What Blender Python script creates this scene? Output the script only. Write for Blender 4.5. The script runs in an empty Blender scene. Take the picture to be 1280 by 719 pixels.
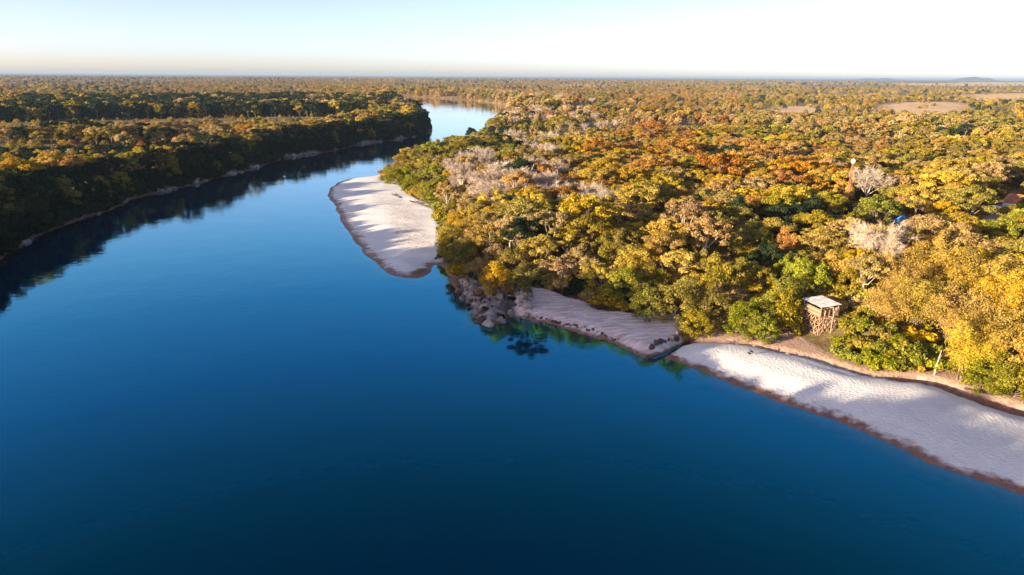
import bpy, math, random
import numpy as np
from mathutils import Matrix, Vector
PI = math.pi
rnd = random.Random(7)
RS = np.random.RandomState(11)
SC = bpy.context.scene
COL = SC.collection

# ------------------------------------------------------------------ camera
F_PX, CX, CY = 853.0, 640.0, 359.5            # lens of a small drone camera, in pixels of a 1280 wide picture
CAM_H = 40.0
PITCH = math.atan((CY - 95.0) / F_PX)
ROLL = math.atan(9.0 / 1280.0)
r0 = Vector((1, 0, 0)); u0 = Vector((0, math.sin(PITCH), math.cos(PITCH))); fw = Vector((0, math.cos(PITCH), -math.sin(PITCH)))
cr = r0 * math.cos(ROLL) + u0 * math.sin(ROLL)
cu = u0 * math.cos(ROLL) - r0 * math.sin(ROLL)
cam_d = bpy.data.cameras.new('camera')
cam = bpy.data.objects.new('camera', cam_d); COL.objects.link(cam)
cam.matrix_world = Matrix(((cr.x, cu.x, -fw.x, 0), (cr.y, cu.y, -fw.y, 0), (cr.z, cu.z, -fw.z, CAM_H), (0, 0, 0, 1)))
cam_d.sensor_width = 36.0; cam_d.lens = 36.0 * F_PX / 1280.0
cam_d.clip_start = 0.5; cam_d.clip_end = 150000
SC.camera = cam

# ------------------------------------------------------------------ sky, sun, exposure
SUN_EL = 9.0
SUN_FROM = (-0.87, -0.50)                     # the side the sun stands on (left, a little behind)
w = bpy.data.worlds.new('World'); SC.world = w; w.use_nodes = True
nt = w.node_tree; nt.nodes.clear()
sky = nt.nodes.new('ShaderNodeTexSky'); sky.sky_type = 'NISHITA'; sky.sun_disc = False
sky.sun_elevation = math.radians(SUN_EL)
sky.sun_rotation = math.atan2(SUN_FROM[0], SUN_FROM[1])
sky.altitude = 300; sky.air_density = 0.5; sky.dust_density = 1.1; sky.ozone_density = 1.2
bg = nt.nodes.new('ShaderNodeBackground'); bg.inputs[1].default_value = 0.102
wo = nt.nodes.new('ShaderNodeOutputWorld')
wb = nt.nodes.new('ShaderNodeMix'); wb.data_type = 'RGBA'; wb.blend_type = 'MULTIPLY'; wb.inputs[0].default_value = 1.0
wb.inputs[7].default_value = (1.06, .875, .845, 1)      # white balance of the photograph, the same in every direction
nt.links.new(sky.outputs[0], wb.inputs[6]); nt.links.new(wb.outputs[2], bg.inputs[0]); nt.links.new(bg.outputs[0], wo.inputs[0])
sl = bpy.data.lights.new('sun', 'SUN'); sl.energy = 4.4; sl.angle = math.radians(0.55); sl.color = (1.0, 0.83, 0.58)
sun = bpy.data.objects.new('sun', sl); COL.objects.link(sun)
ce = math.cos(math.radians(SUN_EL)); nn = math.hypot(*SUN_FROM)
sun.rotation_euler = Vector((-SUN_FROM[0] / nn * ce, -SUN_FROM[1] / nn * ce, -math.sin(math.radians(SUN_EL)))).to_track_quat('-Z', 'Y').to_euler()
SC.view_settings.view_transform = 'Standard'; SC.view_settings.look = 'None'
SC.view_settings.exposure = 1.96; SC.view_settings.gamma = 1.0; SC.view_settings.use_curve_mapping = False
SC.render.engine = 'CYCLES'
SC.cycles.max_bounces = 5; SC.cycles.diffuse_bounces = 2; SC.cycles.glossy_bounces = 3
SC.cycles.transmission_bounces = 3; SC.cycles.transparent_max_bounces = 6; SC.cycles.volume_bounces = 0
SC.cycles.use_denoising = True
SC.cycles.caustics_reflective = False; SC.cycles.caustics_refractive = False
HAZE = True

# ------------------------------------------------------------------ helpers: where a picture point lies on the ground
def ground_at(px, py, z=0.0):
    d = cr * ((px - CX) / F_PX) - cu * ((py - CY) / F_PX) + fw
    t = (z - CAM_H) / d.z
    return (d.x * t, d.y * t)
CRn, CUn, FWn = np.array(cr), np.array(cu), np.array(fw)
def to_px(x, y, z):
    p = np.stack([x, y, np.asarray(z) - CAM_H], -1)
    d = np.maximum(p @ FWn, 1e-3)
    return CX + F_PX * (p @ CRn) / d, CY - F_PX * (p @ CUn) / d, p @ FWn

def hash2(i, j, s=0):
    n = (i.astype(np.int64) * 374761393 + j.astype(np.int64) * 668265263 + s * 974634777) & 0x7fffffff
    n = ((n ^ (n >> 13)) * 1274126177) & 0x7fffffff
    return ((n ^ (n >> 16)) & 0xffff) / 65535.0
def vnoise(x, y, s=0):
    x = np.asarray(x, float); y = np.asarray(y, float)
    i = np.floor(x); j = np.floor(y); u = x - i; v = y - j
    u = u * u * (3 - 2 * u); v = v * v * (3 - 2 * v)
    i = i.astype(np.int64); j = j.astype(np.int64)
    return (hash2(i, j, s) * (1 - u) + hash2(i + 1, j, s) * u) * (1 - v) + (hash2(i, j + 1, s) * (1 - u) + hash2(i + 1, j + 1, s) * u) * v
def fbm(x, y, s=0, o=4):
    a = 0; t = 0; k = 1.0
    for q in range(o):
        a = a + k * vnoise(x * 2 ** q, y * 2 ** q, s + q); t += k; k *= .5
    return a / t                                # 0..1
def sstep(a, b, x):
    t = np.clip((x - a) / (b - a), 0, 1); return t * t * (3 - 2 * t)

def smooth_poly(p, n=4, closed=True):
    p = np.array(p, float); m = len(p); out = []
    for i in range(m if closed else m - 1):
        if closed: a, b, c, d = p[(i - 1) % m], p[i], p[(i + 1) % m], p[(i + 2) % m]
        else: a, b, c, d = p[max(i - 1, 0)], p[i], p[i + 1], p[min(i + 2, m - 1)]
        # centripetal weight keeps long and short spans from overshooting
        L = max(np.linalg.norm(c - b), 1e-6)
        m1 = (c - a) / max(np.linalg.norm(c - a), 1e-6) * L * .8; m2 = (d - b) / max(np.linalg.norm(d - b), 1e-6) * L * .8
        for k in range(n):
            t = k / n
            out.append((2*t**3 - 3*t*t + 1) * b + (t**3 - 2*t*t + t) * m1 + (-2*t**3 + 3*t*t) * c + (t**3 - t*t) * m2)
    if not closed: out.append(p[-1])
    return np.array(out)
def seg_dist(P, poly, closed=True):
    best = np.full(len(P), 1e18)
    Q = np.roll(poly, -1, 0) if closed else poly[1:]
    for a, b in zip(poly, Q):
        d = b - a; L = max(d @ d, 1e-9)
        ex = P[:, 0] - a[0]; ey = P[:, 1] - a[1]
        t = np.clip((ex * d[0] + ey * d[1]) / L, 0, 1)
        best = np.minimum(best, (ex - t * d[0]) ** 2 + (ey - t * d[1]) ** 2)
    return np.sqrt(best)
def inside(P, poly):
    c = np.zeros(len(P), bool); Q = np.roll(poly, -1, 0)
    for a, b in zip(poly, Q):
        if a[1] == b[1]: continue
        k = ((a[1] > P[:, 1]) != (b[1] > P[:, 1])) & (P[:, 0] < (b[0] - a[0]) * (P[:, 1] - a[1]) / (b[1] - a[1]) + a[0])
        c ^= k
    return c
def sdf(P, poly):                               # positive inside
    d = seg_dist(P, poly); return np.where(inside(P, poly), d, -d)
def G(pts): return [ground_at(*p) for p in pts]

# ------------------------------------------------------------------ the shores
LEFT_SHORE = G([(0, 325), (30, 305), (60, 290), (105, 273), (135, 264), (167, 248), (193, 242), (218, 237), (238, 232), (260, 226), (277, 221), (302, 215), (320, 210), (343, 202), (360, 197), (421, 188), (452, 180), (480, 177), (508, 173), (530, 168.5), (538, 163), (533, 152), (513, 141), (500, 133), (494, 127), (484, 123.8), (468, 122.3)])
FAR_SHORE = G([(452, 121.2), (460, 119.8), (478, 119.6), (497, 120.1), (520, 121.6), (545, 123), (580, 125.2), (600, 127), (622, 130.5), (640, 135.5), (632, 144), (612, 160), (596, 175), (570, 188), (535, 201), (500, 212)])
SANDBAR_SHORE = G([(469, 219.6), (438, 223), (421, 229), (413, 235.6), (410.5, 245.6), (419, 257), (424, 273), (433, 289), (449, 309), (467, 329), (484, 341), (507, 347.5), (529, 347), (541, 338), (545, 331)])
ROCK_SHORE = G([(553, 334), (561, 349.5), (568, 358), (575, 367.5), (581, 373), (588, 381), (590, 388), (596, 401), (618, 406), (632, 399.5), (640, 396)])
BEACH2_SHORE = G([(657, 399), (678, 404), (699, 409), (720, 415), (753, 424), (780, 434), (800, 444), (813, 448)])
BEACH1_SHORE = G([(830, 448.5), (848, 454.5), (890, 469.5), (960, 498), (1039, 525), (1127, 561), (1177, 584), (1280, 618), (1420, 668)])
RIVER = [(-230, -600), (-100, -150), (-44, -45), (-41, -5), (-50, 25), (-62, 50), (-73, 76), (-88, 100), (-102, 124)] + LEFT_SHORE + FAR_SHORE + SANDBAR_SHORE + ROCK_SHORE + BEACH2_SHORE + BEACH1_SHORE + [(100, 20), (150, -150), (180, -600)]  # unseen near-left bank drawn in so its trees shade the beach
RIVER = smooth_poly(RIVER, 4)
LEFT_SIDE = np.array([(-20, -700), (0, 0), (10, 80)] + G([(330, 420), (370, 300), (395, 235), (440, 212), (560, 185), (585, 165), (570, 140), (530, 125.5), (480, 121.2)]) + [(-1500, 1500), (-70000, 1500), (-70000, -700)])
SANDBAR = smooth_poly(G([(469, 218.5)]) + [(p[0] - 3, p[1]) for p in SANDBAR_SHORE[1:-1]] + G([(549, 333), (554, 325), (550, 298), (548, 273), (541, 262), (525, 254), (507, 243), (496, 232), (476, 228)]), 3)
BEACH2 = smooth_poly(G([(644, 398)]) + BEACH2_SHORE + G([(822, 444), (840, 436), (858, 428), (856, 417), (853, 405), (840, 397), (810, 401), (780, 398), (750, 395), (738, 386), (712, 380), (692, 371), (657, 367.5), (645, 378)]), 3)
BEACH1_TOP = G([(826, 442.5), (839, 435.5), (849, 431), (897, 432.7), (915, 433.4), (939, 437), (960, 441.7), (1014, 453.5), (1043, 464), (1085, 476.5), (1139, 480.6), (1185, 493), (1231, 512), (1280, 526.5), (1420, 566)])
BEACH1 = smooth_poly(BEACH1_SHORE + BEACH1_TOP[::-1], 3)
UPPER_SAND = smooth_poly(G([(858, 430), (897, 432), (960, 441), (1014, 453), (1043, 463), (1085, 474), (1139, 478), (1185, 490), (1231, 508), (1290, 528), (1300, 505), (1240, 490), (1200, 476), (1178, 470), (1170, 440), (1160, 470), (1100, 465), (1030, 446), (1000, 428), (960, 417), (920, 416), (880, 415), (858, 420)]), 3)
ROCKY = smooth_poly(G([(573, 362), (581, 374), (588, 382), (590, 389), (596, 402), (618, 407), (634, 400), (655, 398), (662, 372), (640, 366), (612, 366), (590, 356)]), 3)
DITCH = np.array(G([(1120, 480), (1150, 481), (1180, 488), (1205, 497), (1230, 506), (1255, 515), (1285, 524), (1330, 537), (1420, 560)]))
CREASE = np.array(G([(858, 430), (897, 431.7), (915, 432.3), (939, 435.5), (960, 440), (1014, 452), (1043, 462), (1085, 474.5), (1120, 480)]))
GULLY = np.array(G([(812, 450), (822, 444), (838, 437.5), (856, 430), (864, 426)]))
TRACK = smooth_poly([ground_at(*p, 3.0) for p in [(1210, 318), (1222, 300), (1236, 285), (1250, 270), (1268, 262), (1300, 250), (1350, 240)]], 3, False)
PATH = smooth_poly([ground_at(*p, 2.0) for p in [(1150, 482), (1168, 468), (1176, 450), (1190, 425), (1220, 400)]], 3, False)
FIELDS = [smooth_poly(G(p), 3) for p in (
    [(1110, 133), (1190, 131), (1200, 146), (1180, 153), (1120, 152), (1095, 143)], [(1215, 121), (1300, 119), (1300, 131), (1225, 131)],
    [(960, 141), (1010, 138), (1025, 147), (970, 152)],
    [(1130, 105.5), (1320, 104), (1320, 109), (1150, 109)], [(640, 108), (760, 107), (760, 109.5), (660, 110)])]
FIELDS = [f for f in FIELDS]

def height_parts(x, y):
    x = np.asarray(x, float).ravel(); y = np.asarray(y, float).ravel()
    D = np.hypot(x, y)
    a = np.minimum(.18 + .0014 * D, 3.0)
    wx = x + a * 2 * (fbm(x / 6, y / 6, 1) - .5) * 2 + (fbm(x / 1.7, y / 1.7, 71, 2) - .5) * .5
    wy = y + a * 2 * (fbm(x / 6, y / 6, 2) - .5) * 2 + (fbm(x / 1.7, y / 1.7, 72, 2) - .5) * .5
    P = np.stack([wx, wy], 1)
    dR = -sdf(P, RIVER)
    near = D < 420
    big = np.full(len(x), -1e3)
    def near_sdf(poly):
        o = big.copy(); o[near] = sdf(P[near], poly); return o
    sb, b1, b2, us, rk = map(near_sdf, (SANDBAR, BEACH1, BEACH2, UPPER_SAND, ROCKY))
    return P, D, dR, sb, b1, b2, us, rk, near

def terrain(x, y):
    P, D, dR, sb, b1, b2, us, rk, near = height_parts(x, y)
    xx, yy = P[:, 0], P[:, 1]
    beach = np.maximum.reduce([sb, b1, b2, us])
    out = np.minimum(dR, -beach)                              # distance from the nearest sand or water
    left = inside(P, LEFT_SIDE)
    bank_w = np.where(left, 9, 13)
    h = .85 * (1 - np.exp(-np.maximum(dR, 0) / 4.5))
    h += np.where(left, 4.2, 3.2) * sstep(0, 1, out / bank_w) + 1.5 * sstep(10, 120, out) * fbm(xx / 90, yy / 90, 5, 3)
    h += sstep(300, 2500, D) * 10 * (fbm(xx / 900, yy / 900, 9, 3) - .45) * sstep(30, 400, dR)
    # pale beach: a gentle crown; slab of the shaded beach with a steep edge; sand bar
    h += np.where(b1 > 0, .55 * sstep(0, 5, b1) * sstep(0, 7, dR), 0)
    h += np.where(b1 > 0, .25 * sstep(0, 8, b1) * (fbm(xx / 7, yy / 7, 33, 2) - .5) * 2, 0)
    h += np.where(b2 > 0, .8 * sstep(.5, 1.7, dR) * sstep(0, 1.2, b2), 0) + np.where(b2 > 0, .05 * np.floor(5 * fbm(xx / 9, yy / 5, 14, 3)), 0)
    h += np.where(sb > 0, .35 * sstep(2, 14, dR) + .22 * sstep(1, 5, dR) * (fbm(xx / 8, yy / 5, 31, 3) - .5) * 2, 0)
    h += np.where(rk > -1.0, sstep(-1, 1.5, rk) * (.3 + .7 * fbm(xx / 2.2, yy / 2.2, 21, 4)) * sstep(0, 2, dR), 0)
    n = near & (xx > 0)
    dd = np.full(len(xx), 1e3); dd[n] = seg_dist(P[n], DITCH, False)
    wd = np.clip(.7 + (xx - 48) * .035, .7, 2.2)
    h -= 1.5 * np.exp(-(dd / wd) ** 2) * (dR > 1)
    dc = np.full(len(xx), 1e3); dc[n] = seg_dist(P[n], CREASE, False)
    h -= .55 * np.exp(-(dc / .55) ** 2) * (dR > 1)
    dg = np.full(len(xx), 1e3); dg[n] = seg_dist(P[n], GULLY, False)
    h -= .9 * np.exp(-(dg / .75) ** 2) * (dR > .3)
    h += (fbm(xx / 3, yy / 3, 8) - .5) * .5 * sstep(1, 8, out)
    h = np.where(dR < 0, -np.minimum(.30 * -dR, 4.0) , h)
    h = np.where(left & (dR < 0), -np.minimum(.8 * -dR, 4.0), h)
    m = {}
    m['sand'] = np.maximum.reduce([sstep(-.4, .4, sb), sstep(-.25, .25, b1)])
    m['slab'] = sstep(-.4, .4, b2)
    tr = np.full(len(xx), 1e3); tr[near] = np.minimum(seg_dist(P[near], TRACK, False) - 1.6, seg_dist(P[near], PATH, False) + .4)
    m['dirt'] = np.maximum(sstep(-.8, .5, us), sstep(1.6, .6, tr))
    m['rock'] = sstep(-.6, .6, rk) + np.where(left, sstep(3.6, 1.6, dR) * (D < 700) * sstep(.42, .58, vnoise(xx / 11, yy / 11, 95)), 0) + .8 * np.exp(-(dg / 1.1) ** 2) + .6 * np.exp(-(dd / (wd * 1.3)) ** 2)
    fl = np.full(len(xx), -1e3); far = D > 250
    for f in FIELDS: fl[far] = np.maximum(fl[far], sdf(P[far], f))
    m['field'] = sstep(-8, 8, fl)
    m['dR'] = dR
    return h, m, (sb, b1, b2)

def axis(a, b, step, lo, hi, g):
    c = list(np.arange(a, b + 1e-6, step)); s = step
    while c[-1] < hi: s *= g; c.append(c[-1] + s)
    s = step; pre = []; v = a
    while v > lo: s *= g; v -= s; pre.append(v)
    return np.array(pre[::-1] + c)
XS = np.concatenate([axis(-130, -60, 1.4, -60000, -60, 1.07)[:-1], axis(-60, 118, .8, -60, 60000, 1.07)])
XS = np.unique(np.round(XS, 3))
YS = axis(52, 215, .8, -700, 70000, 1.045)
NX, NY = len(XS), len(YS)
gx, gy = np.meshgrid(XS, YS)
H, MASK, (SBf, B1f, B2f) = terrain(gx, gy)
VERT = np.stack([gx.ravel(), gy.ravel(), H], 1)
hgrid = H.reshape(NY, NX)
def ground_z(x, y):
    x = np.asarray(x, float); y = np.asarray(y, float)
    i = np.clip(np.searchsorted(XS, x) - 1, 0, NX - 2); j = np.clip(np.searchsorted(YS, y) - 1, 0, NY - 2)
    u = np.clip((x - XS[i]) / (XS[i + 1] - XS[i]), 0, 1); v = np.clip((y - YS[j]) / (YS[j + 1] - YS[j]), 0, 1)
    return (hgrid[j, i] * (1 - u) + hgrid[j, i + 1] * u) * (1 - v) + (hgrid[j + 1, i] * (1 - u) + hgrid[j + 1, i + 1] * u) * v

# ------------------------------------------------------------------ mesh helpers
def mesh_np(name, V, Fa, attrs=None, smooth=False, mats=None, midx=None):
    """V (n,3); Fa: list of (k,m) index arrays (m = 3 or 4)"""
    me = bpy.data.meshes.new(name)
    if not isinstance(Fa, list): Fa = [Fa]
    Fa = [np.asarray(f, np.int64) for f in Fa if len(f)]
    me.vertices.add(len(V)); me.vertices.foreach_set('co', np.asarray(V, np.float32).ravel())
    loops = np.concatenate([f.ravel() for f in Fa]); tot = np.concatenate([np.full(len(f), f.shape[1]) for f in Fa])
    me.loops.add(len(loops)); me.loops.foreach_set('vertex_index', loops.astype(np.int32))
    me.polygons.add(len(tot)); st = np.concatenate([[0], np.cumsum(tot)[:-1]])
    me.polygons.foreach_set('loop_start', st.astype(np.int32))
    if midx is not None: me.polygons.foreach_set('material_index', np.asarray(midx, np.int32))
    me.polygons.foreach_set('use_smooth', np.full(len(tot), smooth))
    for m in mats or []: me.materials.append(m)
    me.update(calc_edges=True)
    for k, (dom, a) in (attrs or {}).items():
        at = me.attributes.new(k, 'FLOAT', dom); at.data.foreach_set('value', np.asarray(a, np.float32))
    return me
def link(name, me, parent=None, mat=None, loc=None):
    o = bpy.data.objects.new(name, me); COL.objects.link(o)
    if parent: o.parent = parent
    if mat is not None:
        if not me.materials: me.materials.append(mat)
        elif me.materials[0] is not mat:
            o.material_slots[0].link = 'OBJECT'; o.material_slots[0].material = mat
    if loc is not None: o.location = loc
    return o
def tag(o, label=None, cat=None, group=None, kind=None):
    if label: o['label'] = label
    if cat: o['category'] = cat
    if group: o['group'] = group
    if kind: o['kind'] = kind
    return o
def empty(name, loc=(0, 0, 0), rz=0.0, scale=1.0):
    o = bpy.data.objects.new(name, None); COL.objects.link(o)
    o.location = loc; o.rotation_euler = (0, 0, rz); o.scale = (scale,) * 3 if np.isscalar(scale) else scale
    o.empty_display_size = .3
    return o
BOX_F = np.array([[0, 3, 2, 1], [4, 5, 6, 7], [0, 1, 5, 4], [1, 2, 6, 5], [2, 3, 7, 6], [3, 0, 4, 7]])
def beam(a, b, w, t=None, up=(0, 0, 1)):
    """a box-shaped bar between two points"""
    a = np.array(a, float); b = np.array(b, float); t = t or w
    d = (b - a) / max(np.linalg.norm(b - a), 1e-9); up = np.array(up, float)
    s = np.cross(d, up)
    if np.linalg.norm(s) < 1e-3: s = np.cross(d, (1, 0, 0))
    s /= np.linalg.norm(s); q = np.cross(s, d)
    V = []
    for p in (a, b):
        for i, j in ((-1, -1), (1, -1), (1, 1), (-1, 1)): V.append(p + s * i * w / 2 + q * j * t / 2)
    V = np.array(V)
    return V, np.array([[0, 1, 2, 3], [4, 7, 6, 5], [0, 4, 5, 1], [1, 5, 6, 2], [2, 6, 7, 3], [3, 7, 4, 0]])
def tube(pts, rad, n=6):
    pts = np.array(pts, float); V = []; Fq = []
    for i, p in enumerate(pts):
        d = pts[min(i + 1, len(pts) - 1)] - pts[max(i - 1, 0)]; d /= max(np.linalg.norm(d), 1e-9)
        s = np.cross(d, (0, 1, 0) if abs(d[1]) < .9 else (1, 0, 0)); s /= np.linalg.norm(s); q = np.cross(d, s)
        for k in range(n):
            a = 2 * PI * k / n; V.append(p + rad[i] * (math.cos(a) * s + math.sin(a) * q))
    for i in range(len(pts) - 1):
        for k in range(n):
            Fq.append([i * n + k, i * n + (k + 1) % n, (i + 1) * n + (k + 1) % n, (i + 1) * n + k])
    return np.array(V), np.array(Fq)
def merge(parts):
    V, Fq, o = [], [], 0
    for v, f in parts:
        V.append(v); Fq.append(np.asarray(f) + o); o += len(v)
    return np.concatenate(V), np.concatenate(Fq)

# ------------------------------------------------------------------ materials
def new_mat(name):
    m = bpy.data.materials.new(name); m.use_nodes = True; m.node_tree.nodes.clear()
    o = m.node_tree.nodes.new('ShaderNodeOutputMaterial'); return m, m.node_tree, o
def N(nt, t, **kw):
    n = nt.nodes.new(t)
    for k, v in kw.items():
        if k.startswith('i_'):
            key = k[2:]; key = int(key) if key.isdigit() else key
            s = n.inputs[key]
            if hasattr(v, 'is_output') or isinstance(v, bpy.types.NodeSocket): nt.links.new(v, s)
            else: s.default_value = v
        else: setattr(n, k, v)
    return n
def mixc(nt, fac, a, b, blend='MIX'):
    n = nt.nodes.new('ShaderNodeMix'); n.data_type = 'RGBA'; n.blend_type = blend
    for s, v in ((n.inputs[0], fac), (n.inputs[6], a), (n.inputs[7], b)):
        if isinstance(v, bpy.types.NodeSocket): nt.links.new(v, s)
        elif isinstance(v, (int, float)): s.default_value = v
        else: s.default_value = (*v[:3], 1)
    return n.outputs[2]
def math_(nt, op, a, b=0.0, clamp=False):
    n = nt.nodes.new('ShaderNodeMath'); n.operation = op; n.use_clamp = clamp
    for s, v in ((n.inputs[0], a), (n.inputs[1], b)):
        if isinstance(v, bpy.types.NodeSocket): nt.links.new(v, s)
        else: s.default_value = v
    return n.outputs[0]
def maprange(nt, v, a, b, c=0.0, d=1.0):
    n = nt.nodes.new('ShaderNodeMapRange'); n.clamp = True
    nt.links.new(v, n.inputs[0])
    for i, q in zip((1, 2, 3, 4), (a, b, c, d)): n.inputs[i].default_value = q
    return n.outputs[0]
def noise(nt, scale, detail=4, rough=.55, vec=None, dist=0.0):
    n = nt.nodes.new('ShaderNodeTexNoise'); n.inputs['Scale'].default_value = scale; n.inputs['Detail'].default_value = detail
    n.inputs['Roughness'].default_value = rough; n.inputs['Distortion'].default_value = dist
    if vec is not None: nt.links.new(vec, n.inputs['Vector'])
    return n.outputs[0]
def attr(nt, name):
    n = nt.nodes.new('ShaderNodeAttribute'); n.attribute_name = name; return n.outputs['Fac']
def simple_mat(name, col, rough=.8, var=.25, scale=6.0, bump=0.0, spec=.3):
    m, nt, o = new_mat(name)
    tc = N(nt, 'ShaderNodeTexCoord').outputs['Object']
    f = noise(nt, scale, 5, .6, tc)
    dark = tuple(c * (1 - var) for c in col); lite = tuple(min(c * (1 + var), 1) for c in col)
    c = mixc(nt, maprange(nt, f, .3, .7), dark, lite)
    oi = N(nt, 'ShaderNodeObjectInfo').outputs['Random']
    c = mixc(nt, 1.0, c, N(nt, 'ShaderNodeCombineColor', i_0=maprange(nt, oi, 0, 1, .8, 1.1), i_1=maprange(nt, oi, 0, 1, .8, 1.08), i_2=maprange(nt, oi, 0, 1, .8, 1.06)).outputs[0], 'MULTIPLY')
    b = N(nt, 'ShaderNodeBsdfPrincipled', i_Roughness=rough); nt.links.new(c, b.inputs['Base Color']); b.inputs['Specular IOR Level'].default_value = spec
    if bump:
        bn = N(nt, 'ShaderNodeBump', i_Strength=bump, i_Distance=.05); nt.links.new(noise(nt, scale * 3, 6, .65, tc), bn.inputs['Height']); nt.links.new(bn.outputs[0], b.inputs['Normal'])
    nt.links.new(b.outputs[0], o.inputs[0]); return m

def ground_material():
    m, nt, o = new_mat('ground')
    pos = N(nt, 'ShaderNodeNewGeometry').outputs['Position']
    z = N(nt, 'ShaderNodeSeparateXYZ', i_0=pos).outputs[2]
    n1 = noise(nt, .9, 6, .6, pos); n2 = noise(nt, .12, 5, .6, pos); n3 = noise(nt, .011, 6, .65, pos); n4 = noise(nt, 4.0, 4, .6, pos)
    litter = mixc(nt, maprange(nt, n1, .35, .65), (.10, .055, .025), (.20, .13, .055))
    straw = mixc(nt, maprange(nt, n2, .3, .7), (.30, .19, .085), (.42, .29, .13))
    grn = mixc(nt, maprange(nt, n1, .3, .7), (.10, .10, .03), (.20, .16, .05))
    land = mixc(nt, maprange(nt, n2, .42, .58), litter, grn)
    D = N(nt, 'ShaderNodeVectorMath', operation='LENGTH', i_0=pos).outputs['Value']
    far = maprange(nt, D, 280, 700)
    savanna = mixc(nt, maprange(nt, n2, .45, .62), mixc(nt, maprange(nt, n3, .35, .6), straw, (.24, .13, .06)), (.13, .115, .04))
    land = mixc(nt, far, land, savanna)
    # beyond the trees that are built, the wooded plain in patches
    plain = mixc(nt, maprange(nt, n3, .42, .6), (.20, .13, .07), (.05, .055, .03))
    land = mixc(nt, maprange(nt, D, 3500, 6500), land, plain)
    land = mixc(nt, attr(nt, 'field'), land, mixc(nt, maprange(nt, n2, .3, .7), (.66, .40, .19), (.78, .52, .26)))
    dirt = mixc(nt, maprange(nt, n1, .3, .7), (.42, .24, .16), (.60, .40, .29))
    land = mixc(nt, attr(nt, 'dirt'), land, dirt)
    rock = mixc(nt, maprange(nt, n1, .38, .62), (.16, .12, .115), (.42, .34, .32))
    land = mixc(nt, math_(nt, 'MINIMUM', attr(nt, 'rock'), 1.0), land, rock)
    sc = N(nt, 'ShaderNodeMapping', i_0=pos); sc.inputs['Rotation'].default_value = (0, 0, -.9); sc.inputs['Scale'].default_value = (.35, 1.6, 1)
    n5 = noise(nt, .8, 6, .65, sc.outputs[0], .6)
    slab = mixc(nt, maprange(nt, n5, .35, .65), (.46, .33, .31), (.84, .72, .68))
    land = mixc(nt, attr(nt, 'slab'), land, slab)
    sand = mixc(nt, maprange(nt, n1, .25, .75), (.74, .685, .64), (.83, .78, .735))
    sand = mixc(nt, maprange(nt, n4, .60, .75, 0, .35), sand, (.45, .33, .26))
    land = mixc(nt, attr(nt, 'sand'), land, sand)
    # footprints and scraped brown patches on the sand bar
    trk = math_(nt, 'MULTIPLY', attr(nt, 'tracks'), maprange(nt, noise(nt, 1.3, 3, .6, pos, 1.2), .5, .6))
    land = mixc(nt, math_(nt, 'MULTIPLY', trk, .7), land, (.40, .24, .12))
    wn = math_(nt, 'ADD', z, math_(nt, 'ADD', maprange(nt, n1, .3, .7, -.10, .10), maprange(nt, noise(nt, .3, 3, .6, pos), .3, .7, -.10, .13)))
    wet = maprange(nt, wn, .38, .16)
    land = mixc(nt, wet, land, mixc(nt, maprange(nt, n1, .3, .7), (.20, .085, .05), (.36, .18, .12)))
    land = mixc(nt, maprange(nt, z, -.1, -.9), land, (.10, .055, .02))
    b = N(nt, 'ShaderNodeBsdfPrincipled'); nt.links.new(land, b.inputs['Base Color'])
    nt.links.new(maprange(nt, wet, 0, 1, .95, .5), b.inputs['Roughness']); b.inputs['Specular IOR Level'].default_value = .25
    # pocked sand, rough litter
    vo = N(nt, 'ShaderNodeTexVoronoi', i_Scale=2.6); nt.links.new(pos, vo.inputs['Vector'])
    hgt = math_(nt, 'ADD', math_(nt, 'MULTIPLY', vo.outputs['Distance'], .6), math_(nt, 'MULTIPLY', n4, .8))
    bn = N(nt, 'ShaderNodeBump', i_Strength=.9, i_Distance=.11); nt.links.new(hgt, bn.inputs['Height']); nt.links.new(bn.outputs[0], b.inputs['Normal'])
    nt.links.new(b.outputs[0], o.inputs[0]); return m
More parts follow.
